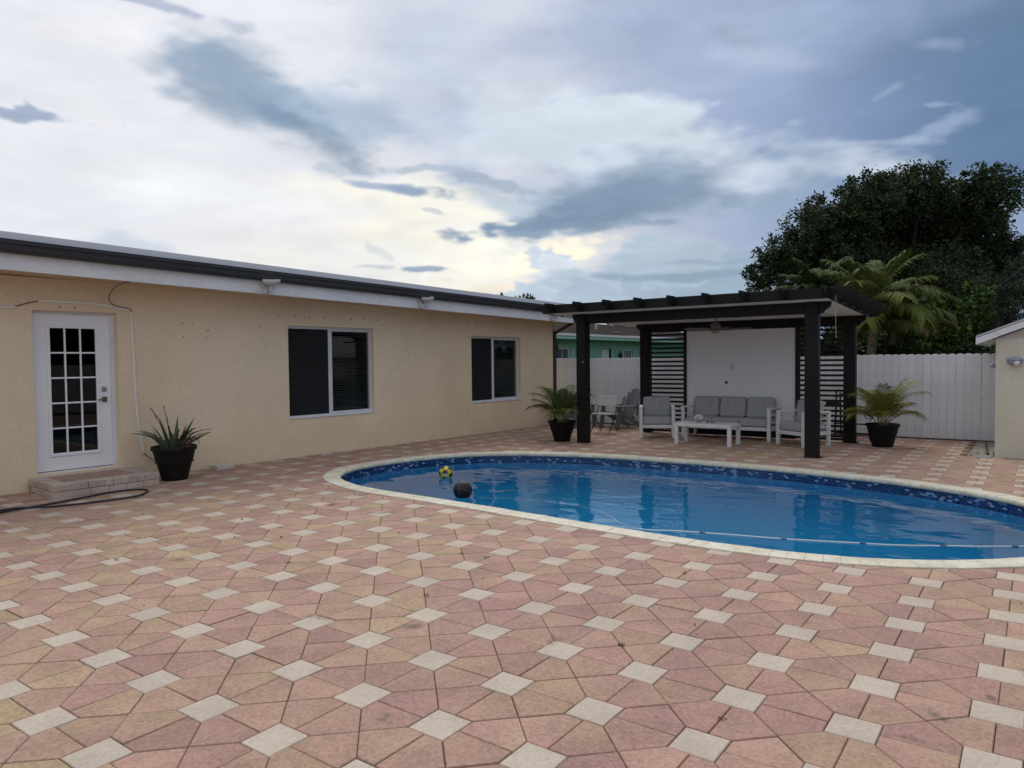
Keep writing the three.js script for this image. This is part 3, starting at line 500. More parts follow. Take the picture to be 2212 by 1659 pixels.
    // row of old screw holes above the opening
    const ny = n ? 2.32 : 2.36; for (let k = 0; k < 8; k++) { const x = lerp(q.x0 - 0.02 - (n ? 0.1 : 0.15), q.x1 + 0.1, k / 7); const g = new THREE.CylinderGeometry(0.013, 0.013, 0.01, 8); g.rotateX(Math.PI / 2); g.translate(x, ny + 0.006 * Math.sin(k * 2.3), 0.002); part(w, 'anchor', clean(g), plugM); }
  });
  // cable cover and loose cable round the door
  const seg = (a, b) => plank([a[0], a[1], 0.011], [b[0], b[1], 0.011], 0.022, 0.032, [0, 0, 1].map((v, i) => v ? 1 : 0), 0.003);
  const runs = [[[2.2, 2.20], [3.70, 2.315]], [[3.93, 2.405], [4.60, 2.40]], [[4.60, 2.40], [5.05, 2.335]], [[5.06, 2.32], [5.075, 1.80]], [[5.077, 1.795], [5.095, 1.08]], [[5.097, 1.075], [5.125, 0.70]], [[5.127, 0.695], [5.185, 0.335]], [[5.62, 0.265], [5.74, 0.275]], [[5.75, 0.27], [5.93, 0.60]]];
  for (const r of runs) part(house, 'cable_cover', (() => { const A = V3(r[0][0], r[0][1], 0.011), B = V3(r[1][0], r[1][1], 0.011), d = B.clone().sub(A), l = d.length(), g = cbox(0, l, -0.016, 0.016, -0.012, 0.012, 0.003); g.rotateZ(Math.atan2(d.y, d.x)); g.translate(A.x, A.y, A.z); return g; })(), mt.conduit);
  part(house, 'cable', merge([tube([[4.88, 2.685, 0.50], [4.80, 2.655, 0.35], [4.742, 2.55, 0.18], [4.755, 2.46, 0.08], [4.84, 2.39, 0.034], [4.98, 2.36, 0.028], [5.05, 2.345, 0.028], [5.068, 2.30, 0.02]], 0.006, 40, 6)]), mt.cable);
  part(house, 'cable', merge([tube([[3.68, 2.315, 0.02], [3.80, 2.36, 0.025], [3.94, 2.40, 0.02]], 0.006, 12, 6)]), mt.cable);
  part(house, 'cable', merge([tube([[5.185, 0.335, 0.012], [5.30, 0.24, 0.02], [5.45, 0.22, 0.02], [5.62, 0.265, 0.015]], 0.005, 14, 6)]), mt.cable);
  // downspout at the far corner
  const ty = tilt(15.1); part(house, 'downspout', merge([plank([S1 + 0.03, 2.78 + ty + 0.1, OV + 0.06], [S1 + 0.05, 2.74 + ty, OV + 0.05], 0.07, 0.06), plank([S1 + 0.05, 2.75 + ty, OV + 0.05], [S1 + 0.05, 2.24, 0.03], 0.075, 0.06), plank([S1 + 0.05, 2.28, 0.02], [S1 + 0.05, 0.12, 0.02], 0.075, 0.06, [0, 0, 1])]), mt.gutter);
  // a few patched spots on the stucco
  const R = rng(12); for (const [x, y] of [[5.8, 2.18], [5.95, 2.17], [5.8, 1.98], [6.18, 2.08], [6.15, 1.97], [6.75, 1.86], [7.05, 2.17], [4.18, 2.34], [4.36, 2.335], [11.95, 0.58], [12.2, 0.575], [12.45, 0.57], [9.55, 0.42], [14.85, 2.42]]) { const g = new THREE.CylinderGeometry(0.008 + 0.006 * R(), 0.008, 0.008, 7); g.rotateX(Math.PI / 2); g.translate(x, y, 0.002); part(house, 'screw_hole', clean(g), holeM); }

  // paver step under the door
  const st = thing('door_step', 'two course paver step below the white door', 'step', hp(0, 0, 0), H_RY); const X0 = 3.76, X1 = 5.00, Z1 = 0.865, R2 = rng(31), vary = [0, 1, 2].map(k => { const m = mt.brick.clone(); const f = [1, 0.93, 1.06][k]; m.color.setRGB(0.56 * f, 0.45 * f, 0.375 * f); return m; });
  const br = (x0, x1, y0, y1, z0, z1, m) => { const g = cbox(x0 + 0.0018, x1 - 0.0018, y0, y1, z0 + 0.0018, z1 - 0.0018, 0.003); g.translate((R2() - 0.5) * 0.003, 0, (R2() - 0.5) * 0.005); part(st, 'brick', g, m || vary[(R2() * 3) | 0]); };
  part(st, 'mortar_core', box(X0 + 0.02, X1 - 0.02, 0, 0.15, 0.02, Z1 - 0.03), mt.sand);
  for (let k = 0; k < 6; k++) br(lerp(X0, X1, k / 6), lerp(X0, X1, (k + 1) / 6), 0.002, 0.078, Z1 - 0.11, Z1);
  for (let k = 0; k < 3; k++) br(X0, X0 + 0.1, 0.002, 0.078, 0.1 + k * 0.22, 0.1 + k * 0.22 + 0.218), br(X1 - 0.1, X1, 0.002, 0.078, 0.1 + k * 0.22, 0.1 + k * 0.22 + 0.218);
  const cW = 0.19; br(X0, X0 + cW, 0.084, 0.162, Z1 - 0.2, Z1); br(X1 - cW, X1, 0.084, 0.162, Z1 - 0.2, Z1);
  for (let k = 0; k < 9; k++) br(lerp(X0 + cW, X1 - cW, k / 9), lerp(X0 + cW, X1 - cW, (k + 1) / 9), 0.084, 0.162, Z1 - 0.2, Z1);
  for (let k = 0; k < 3; k++) { const a = 0.02 + k * 0.21; br(X0, X0 + cW, 0.084, 0.162, a, a + 0.209); br(X1 - cW, X1, 0.084, 0.162, a, a + 0.209); for (let i = 0; i < 4; i++) br(lerp(X0 + cW, X1 - cW, i / 4), lerp(X0 + cW, X1 - cW, (i + 1) / 4), 0.080, 0.156, a, a + 0.209, mt.brickPink); }
  // one spare brick left by the wall
  const lb = thing('loose_brick', 'single spare tan brick lying on the patio beside the aloe pot', 'brick', hp(6.22, 0.002, 0.24), H_RY + 0.12); part(lb, 'brick_body', cbox(-0.15, 0.15, 0, 0.072, -0.09, 0.09, 0.005), M([0.64, 0.57, 0.49], 0.92, { map: T.paver, bumpMap: T.paverBump, bumpScale: 0.0016 }));

  // three twin-bulb security lights under the eave
  [[6.80, 'white flood light on the fascia above the wide window'], [10.0, 'white flood light on the fascia between the two windows'], [14.15, 'white flood light on the fascia beside the pergola corner']].forEach(([s, label], k) => {
    const b = 2.70 + tilt(s), o = OV + 0.006, f = thing('flood_light', label, 'light', hp(s, b, o), H_RY + (k ? 0.35 : -0.1), 'flood lights along the eave'); f.scale.setScalar(1.4);
    part(f, 'mounting_box', merge([lathe([[0, 0], [0.045, 0], [0.05, 0.012], [0.042, 0.03], [0, 0.03]], 18)].map(g => { g.rotateX(Math.PI / 2); g.translate(0, 0.045, 0.0); return g; })), mt.whitePlastic);
    part(f, 'swivel', merge([bar([0, 0.045, 0.02], [0, 0.03, 0.075], 0.022, 12), bar([0, 0.02, 0.07], [0, 0.085, 0.09], 0.02, 12)]), mt.whitePlastic);
    const hd = lathe([[0, 0.0], [0.05, 0.004], [0.088, 0.022], [0.098, 0.045], [0.098, 0.062], [0.09, 0.062], [0.088, 0.05], [0, 0.045]], 24); hd.scale(1, 1, 0.8); hd.rotateX(0.12); hd.rotateZ(k ? 0.14 : 0.06); hd.translate(0, 0.085, 0.10); part(f, 'lamp_head', hd, mt.whitePlastic);
    part(f, 'sensor', at(new THREE.SphereGeometry(0.022, 12, 8), -0.05, 0.015, 0.05), mt.whitePlastic);
  });
}

// ------------------------------------------------------------------ pergola with slatted back
const PG = { xl: -7.05, xr: -2.885, zf: -12.035, xbl: -6.92, xbr: -2.815, zb: -14.5, h: 0.0975 };
const roofY = z => 2.475 + (z + 11.6) * 0.045;           // ceiling falls toward the back
{
  const p = thing('pergola', 'black pergola with white ceiling and slatted back screens over the seating', 'pergola', [0, 0, 0]);
  const { xl, xr, zf, xbl, xbr, zb, h } = PG;
  for (const [x, z] of [[xl, zf], [xr, zf], [xbl, zb], [xbr, zb]]) {
    const top = roofY(z) - 0.013;
    const q = part(p, 'post', cbox(x - h, x + h, 0.001, top, z - h, z + h, 0.006), mt.pergola);
    part(q, 'post_rib', merge([cbox(x + h - 0.004, x + h + 0.006, 0.012, top - 0.02, z + h - 0.035, z + h - 0.02, 0.002)]), mt.black);
    part(q, 'base_plate', cbox(x - h - 0.012, x + h + 0.045, 0.0005, 0.010, z - h - 0.01, z + h + 0.012, 0.002), mt.black);
  }
  const beam = (x0, x1, z, t = 0.09) => {                 // ogee-cut ends
    const y1 = roofY(z) - 0.012, y0 = y1 - 0.178; const s = new THREE.Shape(); s.moveTo(x0 + 0.12, y0); s.lineTo(x1 - 0.12, y0); s.quadraticCurveTo(x1 - 0.10, y0 + 0.05, x1 - 0.06, y0 + 0.07); s.quadraticCurveTo(x1 - 0.005, y0 + 0.09, x1, y1 - 0.02); s.lineTo(x1, y1); s.lineTo(x0, y1); s.lineTo(x0, y1 - 0.02); s.quadraticCurveTo(x0 + 0.005, y0 + 0.09, x0 + 0.06, y0 + 0.07); s.quadraticCurveTo(x0 + 0.10, y0 + 0.05, x0 + 0.12, y0); return at(extr(s, t - 0.006, 0.003), 0, 0, z - t / 2);
  };
  for (const [a, b, z] of [[xl - 0.20, xr + 0.27, zf], [xbl - 0.20, xbr + 0.27, zb]]) part(p, 'beam', beam(a, b, z, 0.11), mt.pergola);
  // roof slab with white underside
  const X0 = -7.55, X1 = -2.575, Z1 = -11.62, Z0 = -14.93; const slab = (y0, y1, x0, x1, z0, z1) => { const t = []; const P = (x, e, z) => [x, roofY(z) + e, z]; const c = [[x0, z0], [x1, z0], [x1, z1], [x0, z1]]; const q = (a, b, cc, d) => t.push(...a, ...b, ...cc, ...a, ...cc, ...d); q(...c.map(k => P(k[0], y1, k[1])).reverse()); q(...c.map(k => P(k[0], y0, k[1]))); for (let i = 0; i < 4; i++) { const a = c[i], b = c[(i + 1) % 4]; q(P(a[0], y0, a[1]), P(a[0], y1, a[1]), P(b[0], y1, b[1]), P(b[0], y0, b[1])); } return geoFrom(t); };
  const ce = part(p, 'ceiling', slab(-0.010, 0.02, X0, X1, Z0, Z1), mt.ceiling);
  part(p, 'roof_deck', slab(0.022, 0.08, X0 + 0.02, X1 - 0.02, Z0 + 0.02, Z1 - 0.02), mt.roofTop);
  const seams = []; for (let x = X0 + 0.9; x < X1; x += 0.9) seams.push(slab(-0.013, -0.0104, x - 0.006, x + 0.006, Z0 + 0.02, Z1 - 0.02)); part(ce, 'panel_seam', merge(seams), mt.frame);
  part(ce, 'recessed_light', at(new THREE.CylinderGeometry(0.08, 0.08, 0.012, 24), -3.1, roofY(-13.7) - 0.016, -13.7), mt.frame);
  // dark fascia all round
  part(p, 'front_fascia', slab(-0.012, 0.148, X0, X1, Z1 + 0.002, Z1 + 0.045), mt.pergola);
  part(p, 'back_fascia', slab(-0.012, 0.148, X0, X1, Z0 - 0.045, Z0 - 0.002), mt.pergola);
  for (const [a, b] of [[X1 + 0.002, X1 + 0.045], [X0 - 0.045, X0 - 0.002]]) part(p, 'side_fascia', slab(-0.012, 0.148, a, b, Z0 - 0.04, Z1 + 0.04), mt.pergola);
  // ornamental rafter tails
  const tailShape = (l) => { const s = new THREE.Shape(); s.moveTo(0, 0); s.lineTo(0, 0.165); s.lineTo(l, 0.165); s.lineTo(l, 0.135); s.quadraticCurveTo(l - 0.01, 0.075, l - 0.08, 0.065); s.quadraticCurveTo(l - 0.14, 0.055, l - 0.16, 0.0); s.closePath(); return s; };
  for (let k = 0; k < 9; k++) { const x = -7.45 + 0.606 * k + 0.02; const g = extr(tailShape(0.27), 0.036, 0.003); g.rotateY(-Math.PI / 2); g.translate(x + 0.02, roofY(Z1) - 0.004, Z1 + 0.046); part(p, 'rafter_tail', g, mt.pergola); }
  for (let k = 0; k < 9; k++) { const x = -7.45 + 0.606 * k + 0.02; const g = extr(tailShape(0.27), 0.036, 0.003); g.rotateY(Math.PI / 2); g.translate(x - 0.02, roofY(Z0) - 0.004, Z0 - 0.046); part(p, 'rafter_tail', g, mt.pergola); }
  for (let k = 0; k < 6; k++) { const z = lerp(Z1 - 0.06, Z0 + 0.06, k / 5); const g = extr(tailShape(0.29), 0.036, 0.003); g.translate(X1 + 0.046, roofY(z) - 0.004, z - 0.018); part(p, 'rafter_tail', g, mt.pergola); const g2 = extr(tailShape(0.27), 0.036, 0.003); g2.rotateY(Math.PI); g2.translate(X0 - 0.046, roofY(z) - 0.004, z + 0.018); part(p, 'rafter_tail', g2, mt.pergola); }
  // back: slatted screens either side of a white board
  const zs = zb + 0.04; const by = roofY(zb) - 0.19;
  for (const [a, b] of [[xbl + h, -6.03], [-3.69, xbr - h]]) {
    const sc = sub(p, 'slat_screen');
    part(sc, 'stile', cbox(a === xbl + h ? b : a - 0.085, a === xbl + h ? b + 0.06 : a, 0.03, by, zs - 0.03, zs + 0.03, 0.004), mt.black);
    for (let k = 0; k < 23; k++) { const y = 0.085 + k * 0.0945; if (y + 0.03 > by) break; part(sc, 'slat', cbox(a + 0.001, b - 0.001, y, y + 0.042, zs - 0.012, zs + 0.012, 0.003), mt.black); }
    part(sc, 'bottom_rail', cbox(a, b, 0.03, 0.075, zs - 0.02, zs + 0.02, 0.003), mt.black);
  }
  const bp = sub(p, 'back_board');
  part(bp, 'board', cbox(-5.969, -4.87, 0.14, by - 0.001, zs - 0.02, zs - 0.001, 0.002), mt.panel);
  part(bp, 'board', cbox(-4.866, -3.776, 0.14, by - 0.001, zs - 0.02, zs - 0.001, 0.002), mt.panel);
  part(bp, 'joint_strip', cbox(-4.885, -4.852, 0.14, by - 0.002, zs - 0.0005, zs + 0.008, 0.002), mt.panel);
  part(bp, 'kick_rail', cbox(-5.969, -3.776, 0.012, 0.135, zs - 0.02, zs + 0.01, 0.003), mt.black);
  part(bp, 'bracket', merge([bar([-4.99, 1.36, zs], [-4.99, 1.46, zs + 0.02], 0.006), bar([-5.03, 1.36, zs], [-5.03, 1.45, zs + 0.02], 0.006)]), mt.steel);
  part(bp, 'outlet', cbox(-5.15, -5.10, 1.065, 1.115, zs, zs + 0.025, 0.008), mt.black);
  // cord hanging from the front corner
  part(p, 'cord', merge([tube([[-2.44, 2.50, -11.55], [-2.442, 2.2, -11.55], [-2.438, 1.88, -11.548]], 0.0035, 16, 6), at(new THREE.SphereGeometry(0.009, 8, 6), -2.438, 1.88, -11.548)]), M([0.45, 0.33, 0.28], 0.8));
  const flag = cbox(-7.005, -6.985, 1.52, 1.56, zf + h, zf + h + 0.012, 0.003); part(p, 'hook', flag, mt.steel);
}

// ------------------------------------------------------------------ ceiling fan
{
  const z = -13.25, y = roofY(z) - 0.012, f = thing('ceiling_fan', 'bronze ceiling fan with five long blades under the pergola ceiling', 'fan', [-4.9, y, z], 0.35);
  const br = M([0.20, 0.17, 0.15], 0.4, { metalness: 0.5 }), bl = M([0.13, 0.12, 0.115], 0.55);
  part(f, 'canopy', lathe([[0, 0], [0.075, 0], [0.072, -0.03], [0.03, -0.055], [0, -0.055]], 24), br);
  part(f, 'downrod', bar([0, -0.05, 0], [0, -0.16, 0], 0.013), br);
  part(f, 'motor', lathe([[0, -0.14], [0.05, -0.145], [0.085, -0.165], [0.095, -0.2], [0.10, -0.265], [0.095, -0.28], [0, -0.285]], 28), br);
  part(f, 'light_bowl', lathe([[0, -0.285], [0.075, -0.285], [0.085, -0.30], [0.07, -0.335], [0.03, -0.345], [0, -0.346]], 24), M([0.35, 0.29, 0.26], 0.3));
  for (let k = 0; k < 5; k++) { const s = shp([[0.10, -0.035], [0.22, -0.06], [0.62, -0.068], [0.66, -0.05], [0.66, 0.05], [0.62, 0.068], [0.22, 0.06], [0.10, 0.035]]); const g = extr(s, 0.007, 0.001); g.rotateX(-Math.PI / 2 + 0.2); g.rotateY(k * Math.PI * 2 / 5); g.translate(0, -0.262, 0); const b = part(f, 'blade', g, bl); b.name = 'blade'; }
}

// ------------------------------------------------------------------ soft cushions
function cushion(w, h, d, puff = 0.02, seed = 1) {        // centred box with bulging, slightly uneven faces
  const g = new RoundedBoxGeometry(w, h, d, 5, Math.min(w, h, d) * 0.28); const p = g.attributes.position;
  for (let i = 0; i < p.count; i++) { const x = p.getX(i) / (w / 2), y = p.getY(i) / (h / 2), z = p.getZ(i) / (d / 2); const b = (a, c) => (1 - a * a) * (1 - c * c); const n = 0.006 * fbm(p.getX(i) * 7 + seed, p.getY(i) * 7, p.getZ(i) * 7, 2); p.setXYZ(i, p.getX(i) + Math.sign(x) * Math.abs(x) * puff * 0.4 * b(y, z) + n, p.getY(i) + Math.sign(y) * Math.abs(y) * puff * b(x, z) + n, p.getZ(i) + Math.sign(z) * Math.abs(z) * puff * b(x, y) + n); }
  g.computeVertexNormals(); const q = mergeVertices(g.clone().deleteAttribute('normal').deleteAttribute('uv')); q.computeVertexNormals(); return setUV(q.toNonIndexed());
}
function piping(w, h, d, at0) { const r = 0.005; const c = [[-w / 2, -h / 2], [w / 2, -h / 2], [w / 2, h / 2], [-w / 2, h / 2]].map(([x, y]) => V3(x * 0.97, y * 0.95, d)); return tube(new THREE.CatmullRomCurve3(c.flatMap((q, i) => { const n = c[(i + 1) % 4]; return [q.clone().lerp(n, 0.06), q.clone().lerp(n, 0.5), q.clone().lerp(n, 0.94)]; }), true), r, 60, 5, true); }
// frame seat: w wide, d deep, facing +z, n cushions; local origin on the floor at the middle
function loungeSeat(o, w, d, n) {
  const f = mt.frame, t = 0.066, arm = 0.625, ry0 = 0.20, ry1 = 0.265, hw = w / 2, hd = d / 2;
  for (const s of [-1, 1]) {
    const x0 = s < 0 ? -hw : hw - t, x1 = x0 + t;
    const a = sub(o, 'arm_frame');
    part(a, 'leg', cbox(x0, x1, 0.0, arm - 0.032, hd - 0.05, hd, 0.004), f); part(a, 'leg', cbox(x0, x1, 0.0, arm - 0.032, -hd, -hd + 0.05, 0.004), f);
    part(a, 'armrest', cbox(x0 - 0.001, x1 + 0.001, arm - 0.03, arm, -hd - 0.001, hd + 0.001, 0.004), f);
    for (const y of [0.335, 0.475]) part(a, 'arm_rail', cbox(x0 + 0.012, x1 - 0.012, y, y + 0.016, -hd + 0.052, hd - 0.052, 0.003), f);
    part(a, 'side_rail', cbox(x0 + 0.006, x1 - 0.006, ry0, ry1, -hd + 0.052, hd - 0.052, 0.003), f);
  }
  part(o, 'seat_rail', cbox(-hw + t + 0.001, hw - t - 0.001, ry0, ry1, hd - 0.045, hd - 0.008, 0.003), f);
  part(o, 'seat_rail', cbox(-hw + t + 0.001, hw - t - 0.001, ry0, ry1, -hd + 0.008, -hd + 0.045, 0.003), f);
  part(o, 'seat_deck', box(-hw + t + 0.002, hw - t - 0.002, ry0 + 0.03, ry1 - 0.004, -hd + 0.046, hd - 0.046), f);
  for (const y of [0.36, 0.47, 0.58]) part(o, 'back_rail', cbox(-hw + t + 0.001, hw - t - 0.001, y, y + 0.03, -hd + 0.006, -hd + 0.026, 0.003), f);
  const iw = (w - 2 * t - 0.01) / n;
  for (let k = 0; k < n; k++) {
    const x = -hw + t + 0.005 + iw * (k + 0.5);
    const sc = part(o, 'seat_cushion', at(cushion(iw - 0.008, 0.15, d - 0.06, 0.012, k * 3 + w), x, ry1 + 0.078, 0.012), mt.cushion);
    const g = cushion(iw - 0.02, 0.40, 0.155, 0.03, k * 5 + w + 2); const tl = -0.2 + 0.03 * Math.sin(k * 2.1 + w); g.rotateX(tl); g.rotateZ(0.02 * Math.sin(k * 3.3 + w)); g.translate(x, ry1 + 0.15 + 0.185, -hd + 0.145);
    const bc = part(o, 'back_cushion', g, mt.cushion);
    const pp = piping(iw - 0.02, 0.40, 0.075); pp.rotateX(tl); pp.translate(x, ry1 + 0.15 + 0.185, -hd + 0.145); part(bc, 'piping', pp, mt.cushion);
  }
}
loungeSeat(thing('patio_sofa', 'grey cushioned three seat sofa with pale frame against the white board', 'sofa', [-4.92, 0.003, -14.10], 0), 1.76, 0.70, 3);
loungeSeat(thing('armchair', 'grey cushioned armchair beside the grey slatted plastic chair', 'armchair', [-6.28, 0.003, -13.66], 0.44, 'armchairs facing the coffee table'), 0.70, 0.66, 1);
loungeSeat(thing('armchair', 'grey cushioned armchair partly hidden behind the pergola front post', 'armchair', [-3.42, 0.003, -13.60], -0.55, 'armchairs facing the coffee table'), 0.68, 0.62, 1);
// coffee table and what stands on it
{
  const x0 = -5.465, x1 = -4.405, z0 = -13.17, z1 = -12.64, H = 0.392, t = 0.066, f = mt.frame;
  const c = thing('coffee_table', 'low pale rectangular coffee table in front of the grey sofa', 'table', [(x0 + x1) / 2, 0.003, (z0 + z1) / 2]); const w = (x1 - x0) / 2, d = (z1 - z0) / 2;
  part(c, 'table_top', cbox(-w, w, H - 0.058, H, -d, d, 0.004), f);
  for (const sx of [-1, 1]) for (const sz of [-1, 1]) part(c, 'leg', cbox(sx < 0 ? -w : w - t, sx < 0 ? -w + t : w, 0, H - 0.06, sz < 0 ? -d : d - t, sz < 0 ? -d + t : d, 0.004), f);
  const Y = H + 0.003, R = rng(8);
  const b1 = thing('flower_bowl', 'glass bowl of white blossoms on the coffee table', 'bowl', [-5.10, Y, -12.93]);
  part(b1, 'bowl', lathe([[0, 0.0], [0.05, 0.0], [0.078, 0.03], [0.082, 0.055], [0.07, 0.085], [0.066, 0.085], [0.077, 0.055], [0.073, 0.032], [0.047, 0.005], [0, 0.005]], 24), mt.clearGlass);
  for (let k = 0; k < 34; k++) { const a = R() * 6.28, e = R() * 1.35, r = 0.075; const g = new THREE.IcosahedronGeometry(0.016 + 0.008 * R(), 1); g.translate(Math.cos(a) * Math.cos(e) * r, 0.07 + Math.sin(e) * 0.06, Math.sin(a) * Math.cos(e) * r); part(b1, 'blossom', clean(g), M([0.62, 0.61, 0.56], 0.7)); }
  for (let k = 0; k < 12; k++) { const a = R() * 6.28, r = 0.05; part(b1, 'pebble', at(new THREE.IcosahedronGeometry(0.014, 1), Math.cos(a) * r * R(), 0.022, Math.sin(a) * r * R()), M([0.25, 0.25, 0.25], 0.4)); }
  const b2 = thing('lotus_dish', 'silver open petal dish on the coffee table', 'dish', [-4.83, Y, -12.90]); const sil = M([0.48, 0.48, 0.48], 0.3, { metalness: 0.7 });
  part(b2, 'dish_base', lathe([[0, 0], [0.03, 0], [0.034, 0.006], [0, 0.01]], 18), sil);
  for (let ring = 0; ring < 2; ring++) for (let k = 0; k < 10; k++) { const s = new THREE.Shape(); s.moveTo(0, 0); s.quadraticCurveTo(0.024, 0.045, 0, 0.085); s.quadraticCurveTo(-0.024, 0.045, 0, 0); const g = extr(s, 0.002); g.rotateX(ring ? 0.55 : 1.0); g.translate(0, 0.006, 0.02); g.rotateY(k * 0.628 + ring * 0.31); part(b2, 'petal', g, sil); }
  const b3 = thing('candle_holder', 'tiny dark candle holder between the bowl and the dish', 'candle', [-4.955, Y, -12.98]); part(b3, 'cup', lathe([[0, 0], [0.02, 0], [0.018, 0.01], [0.012, 0.02], [0.017, 0.05], [0, 0.05]], 14), M([0.05, 0.05, 0.055], 0.3));
}
// ------------------------------------------------------------------ folding chair and slatted garden chairs
{
  const c = thing('folding_chair', 'white plastic folding chair with thin dark metal legs', 'chair', [-7.625, 0.003, -13.93], 0.04); const W = 0.22, lg = M([0.03, 0.028, 0.027], 0.4, { metalness: 0.4 });
  for (const s of [-1, 1]) { part(c, 'leg', tube([[s * W, 0.012, 0.24], [s * W, 0.40, -0.06], [s * W * 0.98, 0.60, -0.14], [s * W * 0.96, 0.765, -0.19]], 0.011, 24, 8), lg); part(c, 'leg', tube([[s * (W - 0.025), 0.012, -0.19], [s * (W - 0.025), 0.22, -0.02], [s * (W - 0.025), 0.40, 0.13]], 0.011, 18, 8), lg); }
  part(c, 'crossbar', merge([bar([-W, 0.13, 0.15], [W, 0.13, 0.15], 0.008), bar([-W + 0.025, 0.10, -0.12], [W - 0.025, 0.10, -0.12], 0.008)]), lg);
  { const s = new THREE.Shape(); const w = 0.225, d0 = -0.17, d1 = 0.23; s.moveTo(-w + 0.03, d0); s.lineTo(w - 0.03, d0); s.quadraticCurveTo(w, d0, w, d0 + 0.04); s.lineTo(w, d1 - 0.06); s.quadraticCurveTo(w - 0.01, d1, w - 0.08, d1); s.lineTo(-w + 0.08, d1); s.quadraticCurveTo(-w + 0.01, d1, -w, d1 - 0.06); s.lineTo(-w, d0 + 0.04); s.quadraticCurveTo(-w, d0, -w + 0.03, d0); const g = extr(s, 0.02, 0.006); g.rotateX(Math.PI / 2 - 0.05); g.translate(0, 0.41, 0); part(c, 'seat', g, mt.whitePlastic); }
  { const s = new THREE.Shape(); const w = 0.235, a = 0, b = 0.205; s.moveTo(-w + 0.03, a); s.lineTo(w - 0.03, a); s.quadraticCurveTo(w, a, w, a + 0.04); s.lineTo(w - 0.01, b - 0.05); s.quadraticCurveTo(w - 0.015, b, w - 0.06, b); s.lineTo(-w + 0.06, b); s.quadraticCurveTo(-w + 0.015, b, -w + 0.01, b - 0.05); s.lineTo(-w, a + 0.04); s.quadraticCurveTo(-w, a, -w + 0.03, a); const h = new THREE.Path(); h.moveTo(-0.05, b - 0.075); h.lineTo(0.05, b - 0.075); h.quadraticCurveTo(0.07, b - 0.055, 0.05, b - 0.04); h.lineTo(-0.05, b - 0.04); h.quadraticCurveTo(-0.07, b - 0.055, -0.05, b - 0.075); s.holes.push(h); const g = extr(s, 0.016, 0.005); g.rotateX(-0.28); g.translate(0, 0.575, -0.125); part(c, 'backrest', g, mt.whitePlastic); }

  const adi = (pos, ry, label) => {                       // faces +z
    const o = thing('garden_chair', label, 'chair', pos, ry, 'grey slatted garden chairs'); const m = mt.adirondack;
    for (const s of [-1, 1]) {
      part(o, 'front_leg', plank([s * 0.30, 0.0, 0.30], [s * 0.29, 0.50, 0.24], 0.022, 0.11, [0, 0, 1]), m);
      part(o, 'rear_leg', plank([s * 0.255, 0.37, 0.27], [s * 0.255, 0.02, -0.50], 0.024, 0.10, [0, 1, 0.5]), m);
      part(o, 'armrest', plank([s * 0.315, 0.515, 0.33], [s * 0.30, 0.515, -0.32], 0.13, 0.022, [0, 1, 0], 0.006), m);
      part(o, 'arm_support', plank([s * 0.29, 0.30, -0.28], [s * 0.30, 0.505, -0.28], 0.022, 0.06, [0, 0, 1]), m);
    }
    for (let k = 0; k < 7; k++) { const z = 0.28 - k * 0.072, y = 0.375 - k * 0.03; part(o, 'seat_slat', plank([-0.27, y, z], [0.27, y, z], 0.062, 0.018, [0, 1, 0]), m); }
    for (let k = -3; k <= 3; k++) { const hgt = 0.78 - 0.024 * k * k, x0 = k * 0.066, x1 = k * 0.086, L = hgt; const s = new THREE.Shape(); const w0 = 0.029, w1 = 0.038; s.moveTo(-w0, 0); s.lineTo(w0, 0); s.lineTo(w1, L - 0.03); s.quadraticCurveTo(w1, L, 0, L + 0.006); s.quadraticCurveTo(-w1, L, -w1, L - 0.03); s.closePath(); const g = extr(s, 0.014, 0.003); g.rotateZ(-(x1 - x0) / L); g.rotateX(-0.42); g.translate(x0, 0.185, -0.19 - 0.0 + 0.006 * k * k); part(o, 'back_slat', g, m); }
    part(o, 'back_brace', merge([plank([-0.27, 0.52, -0.365], [0.27, 0.52, -0.365], 0.05, 0.02, [0, 0.4, 1]), plank([-0.24, 0.24, -0.23], [0.24, 0.24, -0.23], 0.05, 0.02, [0, 0.4, 1])]), m);
    return o;
  };
  adi([-7.80, 0.003, -14.95], -0.42, 'grey slatted garden chair behind the white folding chair');
  adi([-8.86, 0.003, -14.80], 1.25, 'grey slatted garden chair mostly hidden behind the left front post');
}
